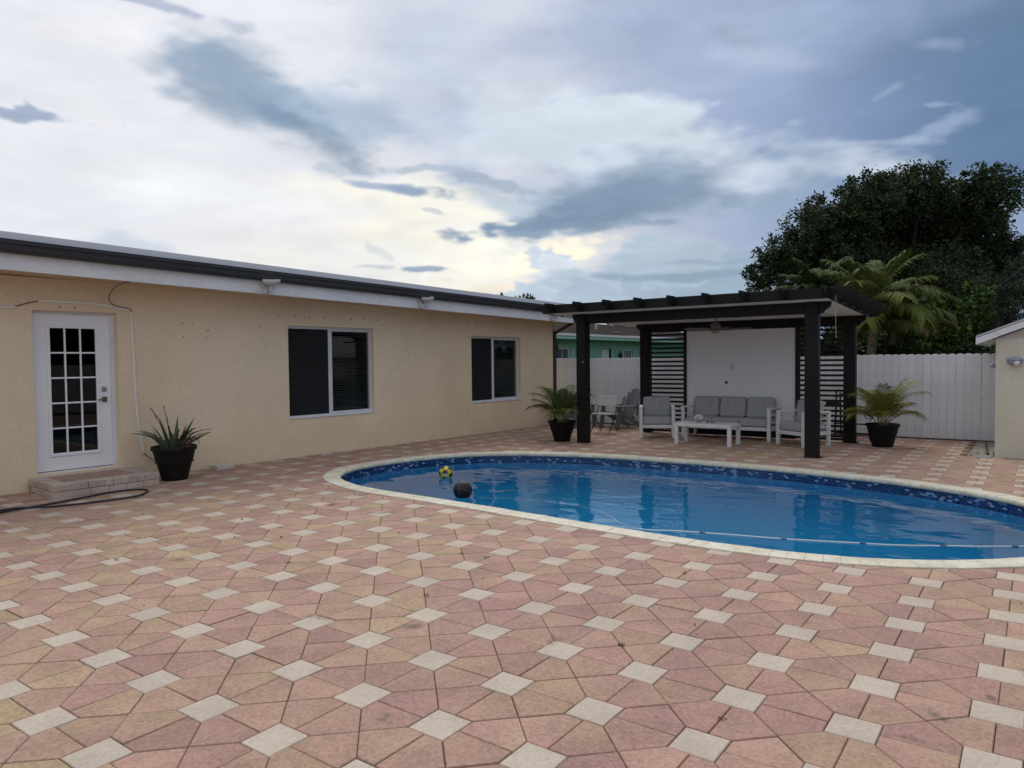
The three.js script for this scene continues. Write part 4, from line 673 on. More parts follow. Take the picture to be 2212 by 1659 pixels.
// ------------------------------------------------------------------ black wheeled cart behind the right screen
{
  const c = thing('hand_cart', 'black wheeled cart with upright handles behind the right screen', 'cart', [-2.86, 0.003, -14.98], 0.0), m = mt.black;
  part(c, 'frame', merge([tube([[-0.32, 0.05, 0], [-0.30, 0.5, 0], [-0.29, 0.92, 0]], 0.016, 16, 8), tube([[-0.20, 0.05, 0.02], [-0.21, 0.5, 0.02], [-0.22, 0.90, 0.02]], 0.016, 16, 8), bar([-0.44, 0.74, 0], [-0.1, 0.72, 0], 0.018), bar([-0.34, 0.3, 0], [0.28, 0.3, 0], 0.014), bar([-0.32, 0.12, 0], [0.34, 0.12, 0], 0.016), tube([[-0.2, 0.86, 0], [-0.08, 0.93, 0], [0.05, 0.9, 0]], 0.014, 12, 8)]), m);
  part(c, 'tray', cbox(-0.46, -0.24, 0.66, 0.72, -0.12, 0.1, 0.01), m);
  for (const z of [-0.18, 0.18]) { const w = sub(c, 'wheel'); const g = new THREE.TorusGeometry(0.085, 0.034, 12, 28); g.rotateY(Math.PI / 2); g.translate(0.36, 0.118, z); part(w, 'tyre', clean(g), m); const h = new THREE.CylinderGeometry(0.055, 0.055, 0.03, 16); h.rotateZ(Math.PI / 2); h.translate(0.36, 0.118, z); part(w, 'rim', clean(h), mt.steel); }
  part(c, 'axle', bar([0.36, 0.118, -0.18], [0.36, 0.118, 0.18], 0.01), mt.steel);
  part(c, 'cable_loop', merge([tube([[0.24, 0.72, 0.02], [0.36, 0.66, 0.05], [0.34, 0.45, 0.06], [0.24, 0.42, 0.05], [0.22, 0.6, 0.03], [0.3, 0.7, 0.0], [0.38, 0.5, 0.03], [0.3, 0.36, 0.04]], 0.008, 60, 6)]), m);
}

// ------------------------------------------------------------------ hoses and balls
{
  const h = thing('garden_hose', 'dark blue garden hose looped on the pavers by the door step', 'hose', [0, 0, 0]);
  part(h, 'hose_line', tube([[-8.2, 0.016, -1.2], [-8.72, 0.016, -2.4], [-8.985, 0.016, -3.02], [-9.02, 0.016, -3.3], [-9.05, 0.018, -3.62], [-9.15, 0.018, -4.0], [-9.21, 0.018, -4.33], [-9.12, 0.018, -4.57], [-8.97, 0.018, -4.60], [-8.84, 0.018, -4.52], [-8.68, 0.018, -4.34], [-8.715, 0.018, -3.84], [-8.86, 0.018, -3.43], [-8.94, 0.045, -3.10], [-8.80, 0.02, -2.5], [-8.35, 0.018, -1.2]], 0.0115, 180, 8), mt.hose);
  const p = thing('pool_hose', 'white floating hose of the pool cleaner curving through the water', 'hose', [0, 0, 0]);
  const pts = [[-5.95, -0.26, -7.08], [-5.5, -0.25, -7.37], [-4.86, -0.24, -7.47], [-4.23, -0.225, -7.38], [-3.82, -0.20, -7.1], [-3.6, -0.18, -6.88], [-3.22, -0.152, -6.70], [-2.95, -0.146, -6.79], [-2.4, -0.146, -6.95], [-1.97, -0.146, -7.05], [-1.44, -0.147, -7.24], [-1.06, -0.146, -7.37], [-0.64, -0.147, -7.61], [-0.09, -0.146, -7.95], [0.22, -0.147, -8.2]];
  const cv = new THREE.CatmullRomCurve3(pts.map(q => V3(...q)), false, 'centripetal'); const wh = M([0.62, 0.63, 0.62], 0.45), bl = M([0.03, 0.09, 0.2], 0.4);
  part(p, 'hose_line', tube(cv, 0.0075, 240, 10), wh);
  for (const t of [0.53, 0.64, 0.74, 0.84, 0.93]) { const a = cv.getPointAt(t - 0.004), b = cv.getPointAt(t + 0.004); part(p, 'coupling', bar([a.x, a.y, a.z], [b.x, b.y, b.z], 0.0095, 12), bl); }
}
function ballPanels(o, r, colorOf) {                     // truncated icosahedron panels, each its own piece
  const ico = new THREE.IcosahedronGeometry(1, 0).attributes.position, vs = []; const key = new Map();
  const tri = []; for (let i = 0; i < ico.count; i += 3) { const t = []; for (let k = 0; k < 3; k++) { const v = V3().fromBufferAttribute(ico, i + k), s = v.toArray().map(q => q.toFixed(3)).join(); if (!key.has(s)) { key.set(s, vs.length); vs.push(v); } t.push(key.get(s)); } tri.push(t); }
  const faces = [];
  tri.forEach(([a, b, c]) => { const e = (p, q, t) => vs[p].clone().lerp(vs[q], t); faces.push({ hex: true, p: [e(a, b, 1 / 3), e(a, b, 2 / 3), e(b, c, 1 / 3), e(b, c, 2 / 3), e(c, a, 1 / 3), e(c, a, 2 / 3)] }); });
  vs.forEach((v, n) => { const nb = []; tri.forEach(t => { if (t.includes(n)) t.forEach(q => { if (q !== n && !nb.includes(q)) nb.push(q); }); }); const x = vs[nb[0]].clone().sub(v).projectOnPlane(v).normalize(), y = v.clone().cross(x); const ang = q => Math.atan2(vs[q].clone().sub(v).dot(y), vs[q].clone().sub(v).dot(x)); nb.sort((p, q) => ang(p) - ang(q)); faces.push({ hex: false, p: nb.map(q => v.clone().lerp(vs[q], 1 / 3)) }); });
  faces.forEach((f, n) => { const c = V3(); f.p.forEach(q => c.add(q)); c.divideScalar(f.p.length); const P = f.p.map(q => q.clone().lerp(c, f.hex ? 0.13 : 0.02)), N = 4, tr = []; const put = q => { const e = q.clone().normalize().multiplyScalar(r); tr.push(e.x, e.y, e.z); };
    P.forEach((a, i) => { const b = P[(i + 1) % P.length]; const g = (u, v) => c.clone().addScaledVector(a.clone().sub(c), u / N).addScaledVector(b.clone().sub(c), v / N); for (let u = 0; u < N; u++) for (let v = 0; v < N - u; v++) { put(g(u, v)); put(g(u + 1, v)); put(g(u, v + 1)); if (u + v < N - 1) { put(g(u + 1, v)); put(g(u + 1, v + 1)); put(g(u, v + 1)); } } });
    const g = new THREE.BufferGeometry(); g.setAttribute('position', new THREE.Float32BufferAttribute(tr, 3)); g.computeVertexNormals(); const nn = g.attributes.normal, pp = g.attributes.position; for (let i = 0; i < pp.count; i++) { const q = V3().fromBufferAttribute(pp, i).normalize(); nn.setXYZ(i, q.x, q.y, q.z); }
    part(o, 'panel', setUVkeep(g), colorOf(f.hex, n)); });
}
function setUVkeep(g) { const n = g.attributes.normal.clone(); g = setUV(g); g.setAttribute('normal', n); return g; }
{
  const y = M([0.62, 0.50, 0.045], 0.45), k = M([0.012, 0.012, 0.013], 0.4);
  const b = thing('soccer_ball', 'small yellow and black panelled football floating on the pool', 'ball', [-7.13, WATER_Y + 0.068, -8.12], 0.5); b.rotation.x = 0.35; b.rotation.z = -0.3;
  part(b, 'core', clean(new THREE.SphereGeometry(0.1005, 32, 24)), k); ballPanels(b, 0.1035, hex => hex ? y : k);
  { const em = clean(new THREE.SphereGeometry(0.1045, 10, 8, -0.22, 0.44, 1.40, 0.42)); const dir = V3(0.42, -0.10, 0.55).normalize(); const c0 = V3().fromBufferAttribute(em.attributes.position, 0); em.computeBoundingSphere(); em.applyQuaternion(new THREE.Quaternion().setFromUnitVectors(em.boundingSphere.center.clone().normalize(), dir.applyQuaternion(b.quaternion.clone().invert()))); part(b, 'white_patch', em, M([0.55, 0.5, 0.52], 0.5)); }
  const q = thing('basketball', 'black basketball with thin grey seams floating on the pool', 'ball', [-5.92, WATER_Y + 0.088, -7.06], 0.2); q.rotation.z = -0.12; q.rotation.x = 0.2;
  part(q, 'ball_skin', clean(new THREE.SphereGeometry(0.121, 48, 32)), M([0.006, 0.006, 0.0065], 0.62, { bumpMap: T.paverBump, bumpScale: 0.0008 }));
  const sm2 = M([0.17, 0.17, 0.165], 0.6), tor = (R, f) => { const g = new THREE.TorusGeometry(R, 0.0016, 6, 80); f(g); return clean(g); };
  part(q, 'seam', tor(0.1206, g => g.rotateY(0.75)), sm2); part(q, 'seam', tor(0.1206, g => g.rotateX(Math.PI / 2 - 0.55)), sm2);
  for (const s of [-1, 1]) part(q, 'seam', tor(0.098, g => { g.rotateY(0.75 + Math.PI / 2); g.translate(Math.cos(-0.75) * 0.0706 * s, 0, Math.sin(-0.75) * 0.0706 * s); }), sm2);
}

// ------------------------------------------------------------------ foliage builders
// a feather frond: arching stem with paired leaflets; returns one geometry with colours
function frond(o) {
  const { len, az, el, droop, n, ll, lw, col, tip = col, R, start = 0.18, base = [0, 0, 0], fwd = 0.75, hang = 0.5, twist = 0, stem = [0.16, 0.17, 0.05], sr = 0.006 } = o;
  const pts = [], N = 14; let p = V3(...base), e = el; const h = V3(Math.cos(az), 0, Math.sin(az)); pts.push(p.clone());
  for (let i = 0; i < N; i++) { const t = (i + 1) / N; e = el - droop * Math.pow(t, 1.5); p = p.clone().add(V3(h.x * Math.cos(e), Math.sin(e), h.z * Math.cos(e)).multiplyScalar(len / N)); pts.push(p.clone()); }
  const cv = new THREE.CatmullRomCurve3(pts); const list = []; const st = clean(new THREE.TubeGeometry(cv, 14, sr, 5)); paint(st, ...stem); st.deleteAttribute('uv'); list.push(st);
  const tr = [], cl = []; const sideV = V3(-h.z, 0, h.x);
  for (let i = 0; i < n; i++) for (const s of [-1, 1]) {
    const t = start + (1 - start) * (i + 0.5 * R()) / n, q = cv.getPointAt(Math.min(t, 0.999)), tg = cv.getTangentAt(Math.min(t, 0.999)); const up = sideV.clone().cross(tg).normalize(); if (up.y < 0) up.negate();
    const tt = (t - start) / (1 - start); const l = ll * (0.35 + 0.65 * Math.sin(Math.PI * Math.pow(0.12 + 0.80 * tt, 0.85))) * (0.85 + 0.3 * R()); const f = fwd + 0.5 * tt * tt;
    const d = sideV.clone().multiplyScalar(s).addScaledVector(tg, f).addScaledVector(up, (0.32 + twist * s) * (1 - 0.7 * tt) + 0.25 * (R() - 0.5)).normalize();
    const w = V3().copy(d).cross(up).normalize().multiplyScalar(lw / 2 * (0.8 + 0.4 * R())); const a0 = q.clone(), a1 = q.clone().addScaledVector(d, l * 0.5).add(V3(0, -hang * l * 0.10, 0)), a2 = q.clone().addScaledVector(d, l * 0.98).add(V3(0, -hang * l * (0.42 + 0.3 * R()), 0));
    const k = 0.8 + 0.4 * R(), m = R(); const c = [0, 1, 2].map(x => lerp(col[x], tip[x], m) * k);
    const P = [a0.clone().addScaledVector(w, 0.5), a0.clone().addScaledVector(w, -0.5), a1.clone().add(w), a1.clone().sub(w)];
    for (const v of [P[0], P[1], P[3], P[0], P[3], P[2], P[2], P[3], a2]) { tr.push(v.x, v.y, v.z); cl.push(...c); }
  }
  const g = new THREE.BufferGeometry(); g.setAttribute('position', new THREE.Float32BufferAttribute(tr, 3)); g.setAttribute('color', new THREE.Float32BufferAttribute(cl, 3)); g.computeVertexNormals(); list.push(g);
  const m = mergeGeometries(list.map(x => { for (const k of Object.keys(x.attributes)) if (!['position', 'normal', 'color'].includes(k)) x.deleteAttribute(k); return x.index ? x.toNonIndexed() : x; })); return m;
}
// leaves scattered in clumps; each clump [x, y, z, rx, ry, rz, count]
function leaves(clumps, size, cols, R, round = 0.55, shell = 0.5) {
  const tr = [], cl = [];
  for (const [x, y, z, rx, ry, rz, n] of clumps) {
    const sub2 = []; const ns = Math.max(6, Math.round(n / 70)); for (let k = 0; k < ns; k++) { const a = R() * 6.283, u = R() * 2 - 1, r = Math.pow(R(), shell), c = Math.sqrt(1 - u * u); sub2.push([x + Math.cos(a) * c * rx * r, y + u * ry * r, z + Math.sin(a) * c * rz * r, 0.10 + 0.16 * R(), R()]); }
    for (let k = 0; k < n; k++) {
      const s = sub2[(R() * ns) | 0], g = () => (R() + R() + R() - 1.5) * 1.1; const sp = s[3]; const px = s[0] + g() * sp * rx, py = s[1] + g() * sp * ry, pz = s[2] + g() * sp * rz;
      const d = V3(R() * 2 - 1, R() * 1.6 - 0.6, R() * 2 - 1).normalize(), w = V3(R() * 2 - 1, R() * 2 - 1, R() * 2 - 1).cross(d).normalize(), l = size * (0.6 + 0.8 * R()), ww = l * round * 0.5; const c = cols[(clamp(s[4] * 0.6 + R() * 0.4, 0, 0.999) * cols.length) | 0], f = 0.7 + 0.6 * R();
      const A = [px, py, pz], T = [px + d.x * l, py + d.y * l, pz + d.z * l], B = [px + d.x * l * 0.45 + w.x * ww, py + d.y * l * 0.45 + w.y * ww, pz + d.z * l * 0.45 + w.z * ww], C = [px + d.x * l * 0.45 - w.x * ww, py + d.y * l * 0.45 - w.y * ww, pz + d.z * l * 0.45 - w.z * ww];
      tr.push(...A, ...B, ...T, ...A, ...T, ...C); for (let q = 0; q < 6; q++) cl.push(c[0] * f, c[1] * f, c[2] * f);
    }
  }
  const g = new THREE.BufferGeometry(); g.setAttribute('position', new THREE.Float32BufferAttribute(tr, 3)); g.setAttribute('color', new THREE.Float32BufferAttribute(cl, 3)); g.computeVertexNormals(); return g;
}
function limb(pts, r0, r1) { const cv = new THREE.CatmullRomCurve3(pts.map(p => V3(...p))); const n = 12, g = new THREE.TubeGeometry(cv, n, 1, 8); const p = g.attributes.position; for (let i = 0; i <= n; i++) { const c = cv.getPointAt(i / n), r = lerp(r0, r1, i / n); for (let k = 0; k <= 8; k++) { const j = i * 9 + k; p.setXYZ(j, c.x + (p.getX(j) - c.x) * r, c.y + (p.getY(j) - c.y) * r, c.z + (p.getZ(j) - c.z) * r); } } g.computeVertexNormals(); return setUV(g); }
function plantPot(o, rb, rt, h, m) {
  part(o, 'pot', lathe([[0, 0], [rb, 0], [rb + 0.004, 0.02], [lerp(rb, rt, 0.5), h * 0.52], [lerp(rb, rt, 0.5) + 0.008, h * 0.55], [rt * 0.93, h * 0.86], [rt, h * 0.88], [rt * 1.02, h * 0.92], [rt * 1.01, h], [rt * 0.94, h], [rt * 0.90, h * 0.9], [0, h * 0.88]], 40), m);
  part(o, 'soil', at(new THREE.CircleGeometry(rt * 0.9, 24).rotateX(-Math.PI / 2), 0, h * 0.9, 0), mt.soil);
}
// ------------------------------------------------------------------ two potted areca palms
function areca(label, pos, ry, seed, cols, spread, potArgs) {
  const o = thing('potted_palm', label, 'plant', pos, ry, 'potted feather palms beside the pergola'); plantPot(o, ...potArgs, mt.pot); const R = rng(seed), n = 24;
  const py = potArgs[2] * 0.86;
  for (let k = 0; k < n; k++) {
    const a = k * 2.399 + R() * 0.5, up = k < 9; const el = up ? 1.52 - 0.16 * R() : 1.36 - 0.40 * R(); const c = cols[(R() * cols.length) | 0], c2 = cols[(R() * cols.length) | 0];
    part(o, 'frond', frond({ len: (up ? 0.94 : 0.70) * (0.85 + 0.3 * R()) * spread, az: a, el, droop: 0.65 + 0.95 * R(), n: 34, ll: 0.32 * spread, lw: 0.0125, col: c, tip: c2, R, start: 0.3, base: [Math.cos(a) * 0.05, py, Math.sin(a) * 0.05], fwd: 0.7, hang: 0.75, stem: [0.20, 0.19, 0.05], sr: 0.005 }), mt.leaf);
  }
  return o;
}
const YG = [[0.13, 0.15, 0.026], [0.18, 0.175, 0.03], [0.10, 0.13, 0.025], [0.25, 0.215, 0.04], [0.15, 0.16, 0.03]];
const DG = [[0.06, 0.088, 0.024], [0.08, 0.105, 0.026], [0.10, 0.12, 0.03], [0.14, 0.135, 0.04]];
areca('dark green potted feather palm at the far corner of the cream house', [-7.53, 0.003, -12.02], 0.4, 21, DG, 0.95, [0.155, 0.275, 0.40]);
areca('yellow green potted feather palm in front of the white fence', [-2.21, 0.003, -14.12], 1.1, 58, YG, 1.0, [0.165, 0.27, 0.40]);
// ------------------------------------------------------------------ aloe with fern fronds in a dark ribbed pot
{
  const w = hp(5.34, 0.003, 0.58), o = thing('potted_aloe', 'aloe and wiry fern in a dark ribbed pot beside the door step', 'plant', w, 0); plantPot(o, 0.165, 0.288, 0.46, mt.potBrown); const R = rng(17);
  const ringy = [0.30, 0.245]; part(o, 'pot_band', clean(new THREE.TorusGeometry(0.245, 0.006, 6, 40).rotateX(Math.PI / 2).translate(0, 0.245, 0)), mt.potBrown);
  const blade = (az, el, len, wd, droop, col, nm, b) => { const N = 9, tr = [], cl = []; const h = V3(Math.cos(az), 0, Math.sin(az)), sd = V3(-h.z, 0, h.x); let p = V3(h.x * b, 0.42, h.z * b); const rows = []; for (let i = 0; i <= N; i++) { const t = i / N, e = el - droop * t * t, w2 = wd * (1 - Math.pow(t, 1.6)) * (t < 0.1 ? 0.85 : 1) + 0.0015; const tg = V3(h.x * Math.cos(e), Math.sin(e), h.z * Math.cos(e)), up = sd.clone().cross(tg).normalize(); if (up.dot(V3(-h.x, 1, -h.z)) < 0) up.negate(); rows.push([p.clone().addScaledVector(sd, w2).addScaledVector(up, w2 * 0.35), p.clone().addScaledVector(up, -w2 * 0.05), p.clone().addScaledVector(sd, -w2).addScaledVector(up, w2 * 0.35), p.clone().addScaledVector(up, -w2 * 0.6)]); p = p.clone().addScaledVector(tg, len / N); } for (let i = 0; i < N; i++) for (let k = 0; k < 4; k++) { const j = (k + 1) % 4, A = rows[i][k], B = rows[i][j], C = rows[i + 1][j], D = rows[i + 1][k]; for (const q of [A, B, C, A, C, D]) { tr.push(q.x, q.y, q.z); cl.push(...col); } } const g = new THREE.BufferGeometry(); g.setAttribute('position', new THREE.Float32BufferAttribute(tr, 3)); g.setAttribute('color', new THREE.Float32BufferAttribute(cl, 3)); g.computeVertexNormals(); part(o, nm, g, mt.leaf); };
  const G1 = [0.105, 0.135, 0.08], G2 = [0.08, 0.10, 0.055], BR = [0.18, 0.10, 0.07];
  const cr = -PSI;                                        // image-right direction as azimuth
  blade(cr + 0.3, 1.50, 0.46, 0.052, 0.05, G1, 'aloe_leaf', 0.04); blade(cr + 0.15, 1.05, 0.50, 0.048, 0.05, G1, 'aloe_leaf', 0.06); blade(cr - 0.3, 1.30, 0.36, 0.048, 0.1, G1, 'aloe_leaf', 0.06); blade(cr + 3.0, 1.25, 0.46, 0.048, -0.1, G1, 'aloe_leaf', 0.05); blade(cr + 2.8, 1.45, 0.40, 0.036, 0.1, G2, 'aloe_leaf', 0.02); blade(cr + 3.3, 0.75, 0.48, 0.030, 0.75, G2, 'aloe_leaf', 0.08); blade(cr + 2.9, 0.9, 0.36, 0.026, 0.5, G2, 'aloe_leaf', 0.12); blade(cr + 3.5, 1.0, 0.42, 0.024, 0.5, G2, 'aloe_leaf', 0.14); blade(cr + 3.1, 1.2, 0.30, 0.022, 0.3, G2, 'aloe_leaf', 0.16);
  for (let k = 0; k < 12; k++) blade(cr + k * 2.4, 0.65 + 0.6 * R(), 0.28 + 0.2 * R(), 0.020 + 0.010 * R(), 0.3 + 0.9 * R(), R() < 0.5 ? G1 : G2, 'aloe_leaf', 0.03 + 0.12 * R());
  blade(cr - 0.1, 0.65, 0.46, 0.03, 0.55, BR, 'dry_leaf', 0.10); blade(cr + 0.2, 0.5, 0.50, 0.026, 0.1, BR, 'dry_leaf', 0.1); blade(cr - 1.2, 0.8, 0.42, 0.024, 3.2, [0.13, 0.10, 0.075], 'dry_leaf', 0.16); blade(cr - 2.3, 0.7, 0.40, 0.022, 3.4, [0.12, 0.11, 0.07], 'dry_leaf', 0.16); blade(cr + 0.6, 0.35, 0.3, 0.03, 0.6, BR, 'dry_leaf', 0.14);
  for (const [az, el, l, d] of [[cr + 2.9, 1.25, 0.62, 0.2], [cr + 2.6, 1.5, 0.60, 0.15], [cr + 0.15, 0.85, 0.60, 0.85], [cr - 0.1, 0.72, 0.50, 0.6], [cr + 3.2, 0.65, 0.62, 0.7], [cr + 0.35, 0.95, 0.44, 0.5]]) part(o, 'fern_frond', frond({ len: l, az, el, droop: d, n: 22, ll: 0.095, lw: 0.016, col: [0.06, 0.06, 0.03], R, start: 0.2, base: [Math.cos(az) * 0.04, 0.42, Math.sin(az) * 0.04], fwd: 0.45, hang: 0.2, stem: [0.07, 0.05, 0.03], sr: 0.003 }), mt.leaf);
}

// ------------------------------------------------------------------ trees beyond the fence
const rightV = V3(Math.cos(PSI), 0, -Math.sin(PSI)), fwdV = V3(-Math.sin(PSI), 0, -Math.cos(PSI));
const place = (x, y, d) => { const r = (x - 1106) / 1568; return [fwdV.x * d + rightV.x * d * r, 0, fwdV.z * d + rightV.z * d * r]; };   // along a sight line, d metres ahead
{
  const R = rng(301), d = 30, o = thing('oak_tree', 'broad dark oak tree towering over the fence behind the palms', 'tree', place(1950, 0, d), PSI); const m = 1568 / d, u = x => (x - 1950) * 0.94 / m, v = y => EYE + (768 - (y < 620 ? 620 + (y - 620) * 0.86 : y)) / m;
  const C = [[1690, 545, 62, 50], [1655, 590, 42, 34], [1735, 480, 62, 52], [1800, 440, 62, 50], [1870, 425, 62, 60], [1940, 400, 66, 50], [2010, 400, 56, 46], [2075, 425, 62, 58], [2130, 470, 62, 58], [2180, 530, 62, 64], [2230, 580, 60, 70], [1780, 540, 82, 70], [1880, 520, 92, 80], [1990, 510, 92, 80], [2090, 550, 86, 80], [1720, 620, 62, 40], [1830, 620, 82, 62], [1960, 620, 92, 72], [2080, 640, 82, 70], [2180, 640, 70, 70], [1900, 680, 90, 60], [2020, 690, 90, 60], [2140, 700, 80, 60], [1880, 380, 30, 20], [2050, 385, 30, 20], [2150, 450, 30, 24], [1640, 545, 24, 20], [2040, 460, 70, 60], [1960, 450, 70, 50], [2110, 600, 70, 60]];
  const cl = C.map(([x, y, rx, ry]) => { const big = rx > 50; return [u(x), v(y), (R() - 0.5) * 4.5, rx / m * 1.12, ry / m * 1.12, rx / m * 1.35, Math.round(rx * ry * 2.5)]; });
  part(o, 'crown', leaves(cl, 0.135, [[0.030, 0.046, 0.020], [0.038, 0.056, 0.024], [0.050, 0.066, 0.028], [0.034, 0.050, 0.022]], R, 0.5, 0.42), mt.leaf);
  part(o, 'trunk', limb([[0, -0.1, 0], [0.1, 1.4, 0.1], [-0.1, 2.6, 0]], 0.42, 0.3), mt.bark);
  for (const k of [0, 3, 5, 7, 9, 11, 13, 14, 17]) { const c = cl[k]; part(o, 'branch', limb([[-0.1, 2.3, 0], [c[0] * 0.35, lerp(2.6, c[1], 0.45), c[2] * 0.4], [c[0] * 0.75, lerp(2.6, c[1], 0.8), c[2] * 0.8], [c[0], c[1], c[2]]], 0.2, 0.03), mt.bark); }
}
{
  const R = rng(77), d = 24, o = thing('feathery_tree', 'grey green fine leaved tree beyond the fence above the shed roof', 'tree', place(2180, 0, d), PSI); const m = 1568 / d, u = x => (x - 2180) / m, v = y => EYE + (768 - y) / m;
  const cl = [[2120, 690, 50, 50], [2170, 640, 55, 45], [2220, 610, 60, 50], [2190, 710, 70, 60], [2120, 745, 60, 35], [2260, 680, 70, 70]].map(([x, y, rx, ry]) => [u(x), v(y), (R() - 0.5) * 1.4, rx / m * 1.1, ry / m * 1.1, rx / m, Math.round(rx * ry * 1.4)]);
  part(o, 'crown', leaves(cl, 0.12, [[0.045, 0.055, 0.034], [0.055, 0.064, 0.042], [0.04, 0.048, 0.03]], R, 0.22, 0.5), mt.leaf); part(o, 'trunk', limb([[0, -0.1, 0], [0.05, 1.2, 0], [0, 2.2, 0.1]], 0.16, 0.08), mt.bark);
}
function palmTree(name, label, x, d, h, n, len, seed, cols, lean, tr, upOnly = 0) {
  const R = rng(seed), P = place(x, 0, d), o = thing(name, label, 'palm tree', P, PSI); part(o, 'trunk', limb([[0, -0.05, 0], [lean * 0.4, h * 0.4, 0], [lean, h, 0]], tr * 1.15, tr), mt.palmBark);
  part(o, 'crown_shaft', limb([[lean, h - 0.02, 0], [lean * 1.03, h + 0.25, 0], [lean * 1.05, h + 0.45, 0]], tr * 1.02, tr * 0.45), M([0.10, 0.095, 0.04], 0.7));
  for (let k = 0; k < n; k++) { const az = k * 2.399 + R() * 0.4, low = k / n; const el = lerp(1.45, upOnly ? 0.7 : 0.45, low) + 0.2 * (R() - 0.5), c = cols[(R() * cols.length) | 0]; const dead = !upOnly && k === n - 2; part(o, 'frond', frond({ len: len * (0.8 + 0.3 * R()), az, el, droop: lerp(0.7, 1.5, low) + 0.4 * R(), n: 54, ll: len * 0.30, lw: 0.027, col: dead ? [0.10, 0.068, 0.018] : c, tip: dead ? [0.14, 0.085, 0.025] : cols[(R() * cols.length) | 0], R, start: 0.16, base: [lean * 1.05, h + 0.35, 0], fwd: 0.55, hang: 0.9, sr: 0.016, stem: [0.09, 0.10, 0.03] }), mt.leaf); }
}
const PGc = [[0.055, 0.088, 0.018], [0.072, 0.105, 0.02], [0.095, 0.12, 0.022], [0.14, 0.138, 0.028]];
palmTree('queen_palm', 'tall feather palm with arching fronds right behind the fence', 1872, 17.6, 2.15, 30, 1.85, 71, PGc, 0.16, 0.105);
palmTree('queen_palm', 'shorter feather palm with upright fronds behind the pergola roof', 1765, 19.5, 2.6, 22, 1.55, 93, [[0.022, 0.042, 0.012], [0.045, 0.068, 0.018], [0.07, 0.085, 0.02]], -0.05, 0.08, 1);
palmTree('queen_palm', 'feather palm with a drooping yellow frond behind the queen palm trunk', 1922, 19.6, 1.9, 26, 1.6, 45, PGc.concat([[0.12, 0.085, 0.02]]), 0.1, 0.09);
function bush(name, label, x, d, top, w, seed, cols, size, dens = 1, y0 = 0.1) { const R = rng(seed), o = thing(name, label, 'shrub', place(x, 0, d), PSI, 'shrubs beyond the fence'); const n = Math.max(3, Math.round(w * 2.2)), cl = []; for (let k = 0; k < n; k++) { const f = n > 1 ? k / (n - 1) - 0.5 : 0, hh = top * (0.75 + 0.25 * R()); cl.push([f * w * 0.8 + (R() - 0.5) * 0.3, lerp(y0, hh, 0.72), (R() - 0.5) * 0.6, w / n * 0.85 + 0.2, hh * 0.26, 0.55, Math.round(900 * dens)], [f * w * 0.8, lerp(y0, hh, 0.32), (R() - 0.5) * 0.4, w / n * 0.85 + 0.25, hh * 0.32, 0.5, Math.round(700 * dens)]); } part(o, 'foliage', leaves(cl, size, cols, R, 0.6, 0.5), mt.leaf); part(o, 'stem', merge([limb([[0, -0.05, 0], [0.05, top * 0.3, 0], [0, top * 0.6, 0.05]], 0.05, 0.02)]), mt.bark); }
bush('broadleaf_shrub', 'bright green broad leaved shrub rising right of the palm fronds', 2058, 21.0, 3.75, 1.3, 5, [[0.05, 0.09, 0.012], [0.035, 0.07, 0.012], [0.08, 0.12, 0.016]], 0.15, 1.5, 0.5);
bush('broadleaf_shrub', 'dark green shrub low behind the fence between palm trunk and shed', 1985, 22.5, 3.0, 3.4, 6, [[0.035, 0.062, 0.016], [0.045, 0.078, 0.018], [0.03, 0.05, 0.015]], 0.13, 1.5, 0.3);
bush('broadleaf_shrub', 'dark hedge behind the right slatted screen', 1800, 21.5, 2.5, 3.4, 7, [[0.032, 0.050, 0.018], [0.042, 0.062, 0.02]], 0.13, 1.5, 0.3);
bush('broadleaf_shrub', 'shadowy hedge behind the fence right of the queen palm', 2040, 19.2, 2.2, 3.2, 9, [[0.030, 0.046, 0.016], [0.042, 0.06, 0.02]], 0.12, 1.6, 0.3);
bush('golden_shrub', 'yellow green shrub peeping over the pergola roof', 1710, 24.0, 4.15, 1.1, 8, [[0.16, 0.15, 0.018], [0.11, 0.12, 0.016], [0.20, 0.18, 0.03]], 0.13, 1.2, 1.8);
bush('golden_shrub', 'pale thin shrub tip beside the yellow shrub over the pergola roof', 1640, 25.0, 3.95, 0.8, 18, [[0.12, 0.13, 0.03], [0.16, 0.15, 0.04]], 0.11, 0.5, 1.8);
bush('broadleaf_shrub', 'dark green leaves showing just above the cream house roof', 1122, 27.0, 4.0, 2.3, 28, [[0.04, 0.068, 0.02], [0.034, 0.056, 0.018], [0.06, 0.088, 0.024]], 0.2, 0.5, 2.0);
// dark trees beyond the side fence: outside the frame, they darken the upper panes of the door
for (let k = 0; k < 5; k++) { const R = rng(500 + k), o = thing('boundary_tree', ['dense dark tree behind the side fence, next to the shed', 'second dense tree from the shed behind the side fence', 'middle dense tree behind the side fence', 'fourth dense tree from the shed behind the side fence', 'dense dark tree behind the side fence, farthest from the shed'][k], 'tree', [8.6 + 0.4 * (k % 2), 0, -12.5 + k * 3.1]); part(o, 'crown', leaves([[0, 2.9, 0, 1.5, 1.5, 1.8, 3200], [0.3, 1.5, 0.4, 1.4, 1.3, 1.7, 2400], [0, 4.2, -0.2, 1.2, 1.1, 1.4, 2000]], 0.24, [[0.032, 0.048, 0.018], [0.044, 0.062, 0.022]], R, 0.6, 0.4), mt.leaf); part(o, 'trunk', limb([[0, -0.1, 0], [0.1, 1.2, 0], [0, 2.6, 0.1]], 0.2, 0.08), mt.bark); }

